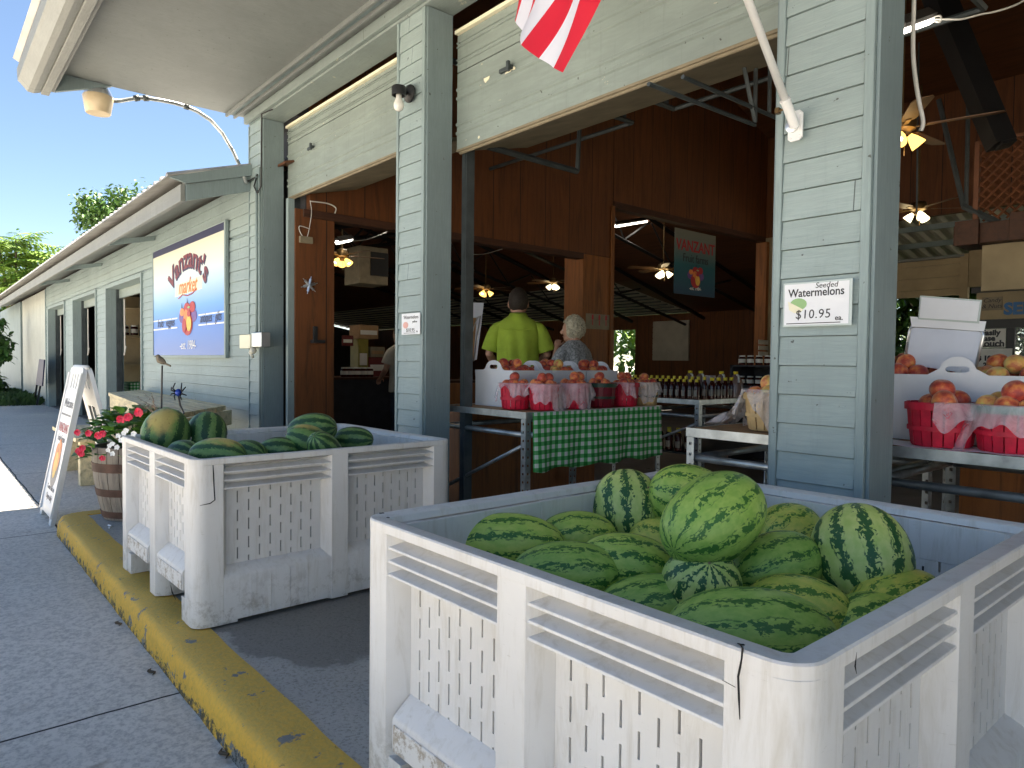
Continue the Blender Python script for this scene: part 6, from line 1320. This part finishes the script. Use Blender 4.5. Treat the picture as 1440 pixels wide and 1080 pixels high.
m.build('legs', 'black_paint', T, smooth=True)
m = MB(); m.tube([B_(0, -.02), B_(.01, -.08), B_(.035, -.13), B_(.0, -.16), (-4.95, 1.2, .48)], .006, 6); m.build('stake', 'black_paint', T)
random.seed(8); T = thing('dry_plant', 'dry twiggy stalk standing in the barrel left of the bird', 'plant', (-5.1, 1.15, .48)); m = MB()
for k in range(9):
    a = atY(222+random.uniform(-6, 6), 585, 1.18); b = atY(200+random.uniform(-8, 14), 560+random.uniform(-10, 12), 1.18); m.tube([a, a.lerp(b, .5)+Vector((0, 0, .02)), b], .0018, 4)
    for q in range(9): c = a.lerp(b, random.uniform(.4, 1)); leafquad(m, c, Vector((random.uniform(-1, 1), random.uniform(-1, 1), random.uniform(-.5, 1))), Vector((0, 0, 1)), .02, .009)
m.build('stalks', 'dry_stalk', T)
# litter
random.seed(11)
for i, (px, py) in enumerate(((211, 945), (165, 877), (312, 1060))):
    c = atZ(px, py, GZ+.004); m = MB(); m.tube([c+Vector((-.03, .01, 0)), c+Vector((0, -.006, .006)), c+Vector((.02, .012, .003)), c+Vector((.035, .0, .0))], [.002, .006, .005, .001], 5); o = m.build('dead_leaf', 'bark'); tag(o, ('curled dead leaf on the street beside the middle of the curb', 'dark scrap of leaf on the street near the farther crate', 'dark scrap of leaf on the street at the bottom of the curb')[i], 'leaf')
c = atZ(154, 741, .0); m = MB(); m.tube([c+Vector((-.04, 0, .004)), c+Vector((0, .01, .006)), c+Vector((.04, -.01, .004))], .006, 5); o = m.build('feather', 'paper'); tag(o, 'white scrap lying on the apron behind the curb corner', 'litter')
# ------------------------------------------------------------------ trees and plants
def clump_tree(name, label, base, cc, rad, n, leaf, mat, seed, cat='tree', trunk=.15, group=None, core=True, ntr=7):
    random.seed(seed); T = thing(name, label, cat, base, group); cc = Vector(cc); b = Vector(base)
    m = MB(); m.tube([b, b.lerp(cc, .5)+Vector((.1, 0, 0)), cc], [trunk, trunk*.7, trunk*.3], 8); cl = []
    for k in range(ntr*4):
        while True:
            v = Vector((random.uniform(-1, 1), random.uniform(-1, 1), random.uniform(-1, 1)))
            if v.length < 1: break
        c = cc+Vector((v.x*rad[0], v.y*rad[1], v.z*rad[2])); cl.append((c, random.uniform(.22, .42)))
        if k % 4 == 0: m.tube([b.lerp(cc, .55), b.lerp(cc, .6).lerp(c, .5)+Vector((0, 0, .1)), c], [trunk*.45, trunk*.25, trunk*.08], 6)
    m.build('trunk', 'bark', T, smooth=True); m = MB(); rm = min(rad)
    for c, q in cl:
        for i in range(n//len(cl)):
            v = Vector((random.gauss(0, 1), random.gauss(0, 1), random.gauss(0, .8))).normalized()*random.random()**.4*rm*q*1.5; p = c+v
            d = Vector((random.uniform(-1, 1), random.uniform(-1, 1), random.uniform(-.8, .3))); leafquad(m, p, d, Vector((random.uniform(-.5, .5), random.uniform(-.5, .5), 1)), leaf*random.uniform(.7, 1.3), leaf*.55)
    m.build('crown', mat, T); return T
def frond(m, c, d, L, n=9, w=.09, sweep=.45):
    d = d.normalized(); s = d.cross(Vector((0, 0, 1))).normalized()
    m.tube([c, c+d*L*.5-Vector((0, 0, L*.06)), c+d*L-Vector((0, 0, L*.28))], [.012, .008, .003], 4)
    for i in range(n):
        t = (i+1)/n; q = c+d*L*t-Vector((0, 0, L*.28*t*t))
        for sg in (-1, 1): leafquad(m, q, (s*sg+d*sweep-Vector((0, 0, .25))), Vector((0, 0, 1)), L*.30*(1-.45*t), w*L*.8)
def frond_tree(label, base, tops, seed, nfr=16, L=.95):
    random.seed(seed); T = thing('frond_tree', label, 'tree', base, 'trees beyond the low wing'); b = Vector(base); m = MB(); fm = MB()
    for t in tops:
        t = Vector(t); m.tube([b, b.lerp(t, .6)+Vector((random.uniform(-.2, .2), 0, 0)), t], [.12, .07, .03], 7)
        for k in range(nfr):
            a = 2*math.pi*k/nfr*1.6+random.uniform(-.2, .2); e = random.uniform(-.1, 1.0)*(1-k/nfr)+.05; frond(fm, t-Vector((0, 0, .55*k/nfr)), Vector((math.cos(a), math.sin(a), e)), L*random.uniform(.8, 1.15))
    m.build('trunk', 'bark', T, smooth=True); fm.build('crown', 'leaf_bright', T)
Xf = -36
def fx(px, py, X=Xf): return tuple(atX(px, py, X))
b = atX(25, 440, Xf)
frond_tree('bright feathery tree of heaven standing beyond the far end of the low wing', (Xf, b.y, GZ), [fx(22, 338), fx(38, 362, -37), fx(5, 372), fx(52, 388, -35.5), fx(15, 400, -35), fx(34, 412, -37), fx(0, 350, -37)], 4, 22, 1.75)
b = atX(-5, 440, -40); clump_tree('leafy_tree', 'dark leafy tree at the left edge behind the feathery one', (-40, b.y, GZ), fx(8, 425, -40), (2.2, 2.2, 2.6), 8000, .2, 'leaf_tree', 12, ntr=9)
c = atX(182, 322, -20); clump_tree('leafy_tree', 'green tree whose top shows over the low metal roof left of the hall', (-20, c.y, GZ), (-20, c.y, c.z), (1.0, 1.05, 1.15), 5500, .12, 'leaf_tree', 6, ntr=8)
c = atX(10, 500, -24); clump_tree('wall_shrub', 'dark shrub growing against the stucco wall at the far left', (-24.5, 1.75, GZ), (-24.5, 1.7, 1.35), (.5, .3, 1.35), 800, .2, 'leaf_dark', 9, cat='shrub', trunk=.05, ntr=6)
random.seed(2); m = MB()
for i in range(2600):
    x = -21.2-random.random()**1.3*7; y = 2.4-random.random()**1.5*(1.2+.13*(-x-21)); leafquad(m, Vector((x, y, GZ)), Vector((random.uniform(-.7, .7), random.uniform(-.7, .7), 1)), Vector((1, 0, .1)), random.uniform(.12, .38), .06)
o = m.build('ground_cover', 'vegetation'); o['kind'] = 'stuff'; o['label'] = 'weeds and ground cover along the foot of the far stucco wall'
# greenery and ground seen out of the back of the hall
m = MB(); m.box(-30, 6, 16.3, 50, GZ, GZ+.004); m.box(-6.2, 6, 11.2, 16.3, GZ, GZ+.004); o = m.build('grass', 'vegetation'); struct(o)
for i, (x, y, z, r_, mt, lab) in enumerate(((-4.9, 15.5, 2.2, 1.9, 'leaf_tree', 'tree seen through the back opening left of the framed price board'), (-1.6, 16.5, 2.0, 2.1, 'leaf_bright', 'sunlit tree seen through the cooler doors at the right edge'), (-15.2, 19.5, 1.8, 1.9, 'leaf_bright', 'tree seen through the small back window beside the grey-haired woman'), (2.0, 17, 2.2, 2.2, 'leaf_tree', 'tree standing behind the right end of the hall'), (-7.8, 19, 2.4, 2.4, 'leaf_tree', 'tree standing behind the middle of the hall'))):
    clump_tree('leafy_tree', lab, (x, y, GZ), (x, y, z), (r_, r_*.8, r_*.95), 3000, .24, mt, 30+i, ntr=9)
# ------------------------------------------------------------------ people
def person(label, loc, rz, h, shirt, trou, hair, pose, build=1.0, seed=1, hairkind='short', collar=False):
    T = thing('person', label, 'person', loc, None, rz); k = h/1.78
    def V(x, y, z): return Vector((x*k, y*k, z*k))
    bw = build
    B = MB()
    def ell(c, rx, ry, n=20): return [(c.x+rx*math.cos(2*math.pi*i/n), c.y+ry*math.sin(2*math.pi*i/n), c.z) for i in range(n)]
    tor = [(.86, .14, .10), (.95, .165, .12), (1.06, .155, .11), (1.18, .165, .115), (1.30, .175, .115), (1.39, .165, .10), (1.44, .11, .075), (1.49, .062, .06), (1.55, .057, .06)]
    B.rings([ell(V(0, 0, z), rx*k*bw, ry*k*bw) for z, rx, ry in tor])
    for s in (-1, 1):
        B.tube([V(s*.09, 0, .92), V(s*.10, .01, .5), V(s*.10, -.01, .10)], [.085*k*bw, .055*k, .04*k], 14)
        B.tube([V(s*.10, -.05, .05), V(s*.105, .10, .035), V(s*.11, .17, .025)], [.045*k, .045*k, .03*k], 10)
        sh, el, wr = [V(*q) for q in pose['L' if s < 0 else 'R']]
        B.tube([V(s*.11, 0, 1.375), sh.lerp(el, .06), sh.lerp(el, .5), el, el.lerp(wr, .35), wr], [.05*k, .050*k*bw, .045*k*bw, .038*k, .04*k, .027*k], 14)
        # hand: palm, four fingers and a thumb
        hd = (wr-el).normalized(); side = hd.cross(Vector((0, 0, 1)));
        side = side.normalized() if side.length > .1 else Vector((0, 1, 0)); nn = side.cross(hd); pc = wr+hd*.045*k
        B.tube([wr, pc, wr+hd*.085*k], [(.024*k, .020*k), (.038*k, .017*k), (.036*k, .014*k)], 12)
        for f, ln in ((-1.5, .062), (-.5, .075), (.5, .070), (1.5, .055)):
            a0 = wr+hd*.080*k+side*f*.019*k; a1 = a0+(hd*.8+nn*-.35)*ln*.5*k; a2 = a1+(hd*.35+nn*-.85).normalized()*ln*.5*k; B.tube([a0, a1, a2], [.0085*k, .008*k, .0065*k], 8)
        a0 = wr+hd*.03*k+side*.03*k*-s; B.tube([a0, a0+(hd*.6-side*s*.7)*.035*k, a0+(hd*.95-side*s*.6-nn*.3)*.06*k], [.011*k, .010*k, .008*k], 8)
    yaw = pose.get('head', 0); HM = Matrix.Translation(V(0, .035, 1.60)) @ Matrix.Rotation(yaw, 4, 'Z') @ Matrix.Scale(1.18 if hairkind == 'short' else 1.16, 4)
    B.ball((0, 0, .012*k), (.075*k, .095*k, .115*k), 20, 0, HM); B.ball((0, .02*k, -.055*k), (.056*k, .066*k, .06*k), 16, 0, HM)
    B.tube([HM @ Vector((0, .09*k, .02*k)), HM @ Vector((0, .113*k, -.012*k)), HM @ Vector((0, .098*k, -.025*k))], [.008*k, .013*k, .010*k], 8)
    for s in (-1, 1): B.ball((s*.077*k, -.005*k, 0), (.010*k, .018*k, .030*k), 10, 0, HM)
    B.tube([V(0, -.01, 1.46), V(0, 0, 1.60)], .056*k, 14)
    o = B.build('body', 'skin', T, world=False, smooth=True)
    rm = o.modifiers.new('remesh', 'REMESH'); rm.mode = 'VOXEL'; rm.voxel_size = .0062; rm.use_smooth_shade = True
    bpy.context.view_layer.update(); me = bpy.data.meshes.new_from_object(o.evaluated_get(bpy.context.evaluated_depsgraph_get())); o.modifiers.clear(); o.data = me
    if not me.materials: me.materials.append(M['skin'])
    for s in (-1, 1): E_ = MB(); E_.ball((s*.030*k, .0795*k, .010*k), .0085*k, 10, 0, HM); E_.ball((s*.030*k, .0865*k, .010*k), .0045*k, 8, 1, HM); E_.build('eye', ['eye_white', 'ink'], T, world=False, smooth=True)
    E_ = MB(); E_.tube([HM @ Vector((-.022*k, .078*k, -.052*k)), HM @ Vector((0, .090*k, -.050*k)), HM @ Vector((.022*k, .078*k, -.052*k))], [.003*k, .006*k, .003*k], 8); E_.build('mouth', 'lip', T, world=False, smooth=True)
    # shirt: body and sleeves with folds
    def disp(p, amp=.006): n = noise.noise(Vector((p.x*9+seed, p.y*9, p.z*4)))*amp+math.sin(math.atan2(p.y, p.x)*7+p.z*5+seed)*amp*.55; r_ = Vector((p.x, p.y, 0)); return p+(r_.normalized()*n if r_.length > .02 else Vector())
    Sx = MB(); st = [(.80, .205, .150), (.88, .205, .152), (.98, .195, .148), (1.10, .190, .145), (1.20, .195, .145), (1.30, .212, .142), (1.37, .215, .132), (1.41, .200, .120), (1.45, .158, .108), (1.475, .108, .092), (1.50, .070, .070)]
    n = 48; rg = []
    for z, rx, ry in st:
        rg.append([tuple(disp(Vector((rx*bw*k*math.cos(2*math.pi*i/n), ry*bw*k*math.sin(2*math.pi*i/n), z*k)), .020 if z < 1.36 else .003)) for i in range(n)])
    Sx.rings(rg, cap=False)
    for s in (-1, 1):
        sh, el, wr = [V(*q) for q in pose['L' if s < 0 else 'R']]; e2 = sh.lerp(el, pose.get('sleeve', .78)); ps = [V(s*.12, 0, 1.385), sh+Vector((-s*.006*k, 0, -.006*k)), sh.lerp(e2, .35), sh.lerp(e2, .7), e2]
        if pose.get('long'): ps = [V(s*.10, 0, 1.425), sh+Vector((0, 0, .012*k)), sh.lerp(el, .5), el, el.lerp(wr, .5), el.lerp(wr, .93)]
        Sx.tube(ps, ([.058*k, .070*k*bw, .076*k*bw, .082*k*bw, .088*k*bw] if not pose.get('long') else [.075*k, .08*k, .066*k, .055*k, .048*k, .042*k]), 22, cap=False)
    sh_ = Sx.build('shirt', shirt, T, world=False, smooth=True); q = sh_.modifiers.new('s', 'SOLIDIFY'); q.thickness = .003; q = sh_.modifiers.new('sub', 'SUBSURF'); q.levels = 1; q.render_levels = 1
    if collar:
        C_ = MB(); n = 28; C_.rings([[(r_*k*math.cos(2*math.pi*i/n)*1.0, r_*k*math.sin(2*math.pi*i/n), z*k) for i in range(n)] for r_, z in ((.082, 1.485), (.074, 1.515), (.077, 1.518), (.096, 1.485))], cap=False); C_.build('collar', shirt, T, world=False, smooth=True)
        C_ = MB(); C_.tube([V(-.16, -.135*bw, 1.36), V(0, -.155*bw, 1.345), V(.16, -.135*bw, 1.36)], .003, 5); C_.build('yoke_seam', shirt, T, world=False)
    P_ = MB(); P_.rings([ell(V(0, 0, z), rx*k*bw, ry*k*bw, 28) for z, rx, ry in ((1.0, .165, .125), (.93, .178, .135), (.84, .175, .13))])
    for s in (-1, 1): P_.tube([V(s*.085, 0, .90), V(s*.10, .01, .52), V(s*.10, 0, .07)], [.102*k*bw, .078*k, .062*k], 20)
    P_.build('trousers', trou, T, world=False, smooth=True)
    for s in (-1, 1): Q_ = MB(); Q_.tube([V(s*.10, -.08, .045), V(s*.105, .02, .05), V(s*.11, .12, .04), V(s*.115, .19, .03)], [.035*k, .052*k, .050*k, .03*k], 14); Q_.build('shoe', 'shoe', T, world=False, smooth=True)
    Hh = MB(); random.seed(seed)
    if hairkind == 'short': Hh.ball((0, -.012*k, .030*k), (.083*k, .100*k, .112*k), 28, 0, HM); cut = -.085
    else: Hh.ball((0, -.018*k, .028*k), (.100*k, .112*k, .125*k), 28, 0, HM); cut = -.10
    inv = HM.inverted(); nv = []
    for v in Hh.v:
        p = inv @ Vector(v); amp = .010 if hairkind != 'short' else .004; nn_ = noise.noise(p*28+Vector((seed, 0, 0)))*amp+noise.noise(p*70)*amp*.5; p += p.normalized()*nn_
        if p.y > .045*k and p.z < .062*k: p.y = .045*k+(p.y-.045*k)*.1; p.x *= .80
        if p.z < cut*k: p.z = cut*k+(p.z-cut*k)*.25; p.x *= .86; p.y = p.y*.9
        nv.append(tuple(HM @ p))
    Hh.v = nv; Hh.build('hair', hair, T, world=False, smooth=True, subs=1)
    if hairkind != 'short':                                 # curls
        Cc = MB()
        for i in range(150):
            v = Vector((random.gauss(0, 1), random.gauss(-.35, 1), random.gauss(.35, .8))).normalized()
            if v.y > .45 and v.z < .5: continue
            c = Vector((v.x*.100, v.y*.112-.018, v.z*.125+.028))*k; a = random.uniform(0, 6.28); t1 = Vector((-v.y, v.x, .2)).normalized(); t2 = v.cross(t1)
            Cc.tube([HM @ (c+(t1*math.cos(a+q*1.3)+t2*math.sin(a+q*1.3))*.014*k) for q in range(4)], [.004, .007, .007, .003], 5)
        Cc.build('curls', hair, T, world=False, smooth=True)
    return T
yaw0 = math.atan2(_d.y, _d.x)-math.pi/2
mp = atY(729, 403, 4.62)
person('man with short dark hair in a lime-green shirt, seen from behind past the peaches', (mp.x, 4.62, 0), yaw0-.03, mp.z+.012, 'shirt_lime', 'trousers_navy', 'hair_brown', {'L': [(-.205, 0, 1.385), (-.275, .02, 1.12), (-.22, .22, 1.02)], 'R': [(.205, 0, 1.385), (.285, .03, 1.12), (.20, .22, 1.04)], 'sleeve': .88}, 1.0, 3, collar=True)
wp = atY(808, 443, 4.95)
person('grey-haired woman in a grey patterned top, turned left with a hand raised to her chin', (wp.x, 4.95, 0), yaw0+.75, wp.z+.0, 'shirt_print', 'trousers_khaki', 'hair_grey', {'L': [(-.19, 0, 1.385), (-.24, .10, 1.12), (-.07, .20, 1.42)], 'R': [(.19, 0, 1.385), (.25, .02, 1.12), (.22, .12, .90)], 'head': .5, 'sleeve': .95}, .98, 5, 'curly')
pp = atX(556, 455, -8.3)
person('shop worker in a beige T-shirt leaning over the counter, half hidden by the second pillar', (-8.3, pp.y+.10, -.1), yaw0+.9, 1.72, 'shirt_beige', 'trousers_navy', 'hair_brown', {'L': [(-.20, 0, 1.385), (-.24, .06, 1.12), (-.16, .26, 1.0)], 'R': [(.20, 0, 1.385), (.25, .05, 1.12), (.15, .26, 1.0)], 'sleeve': .7}, 1.0, 7)
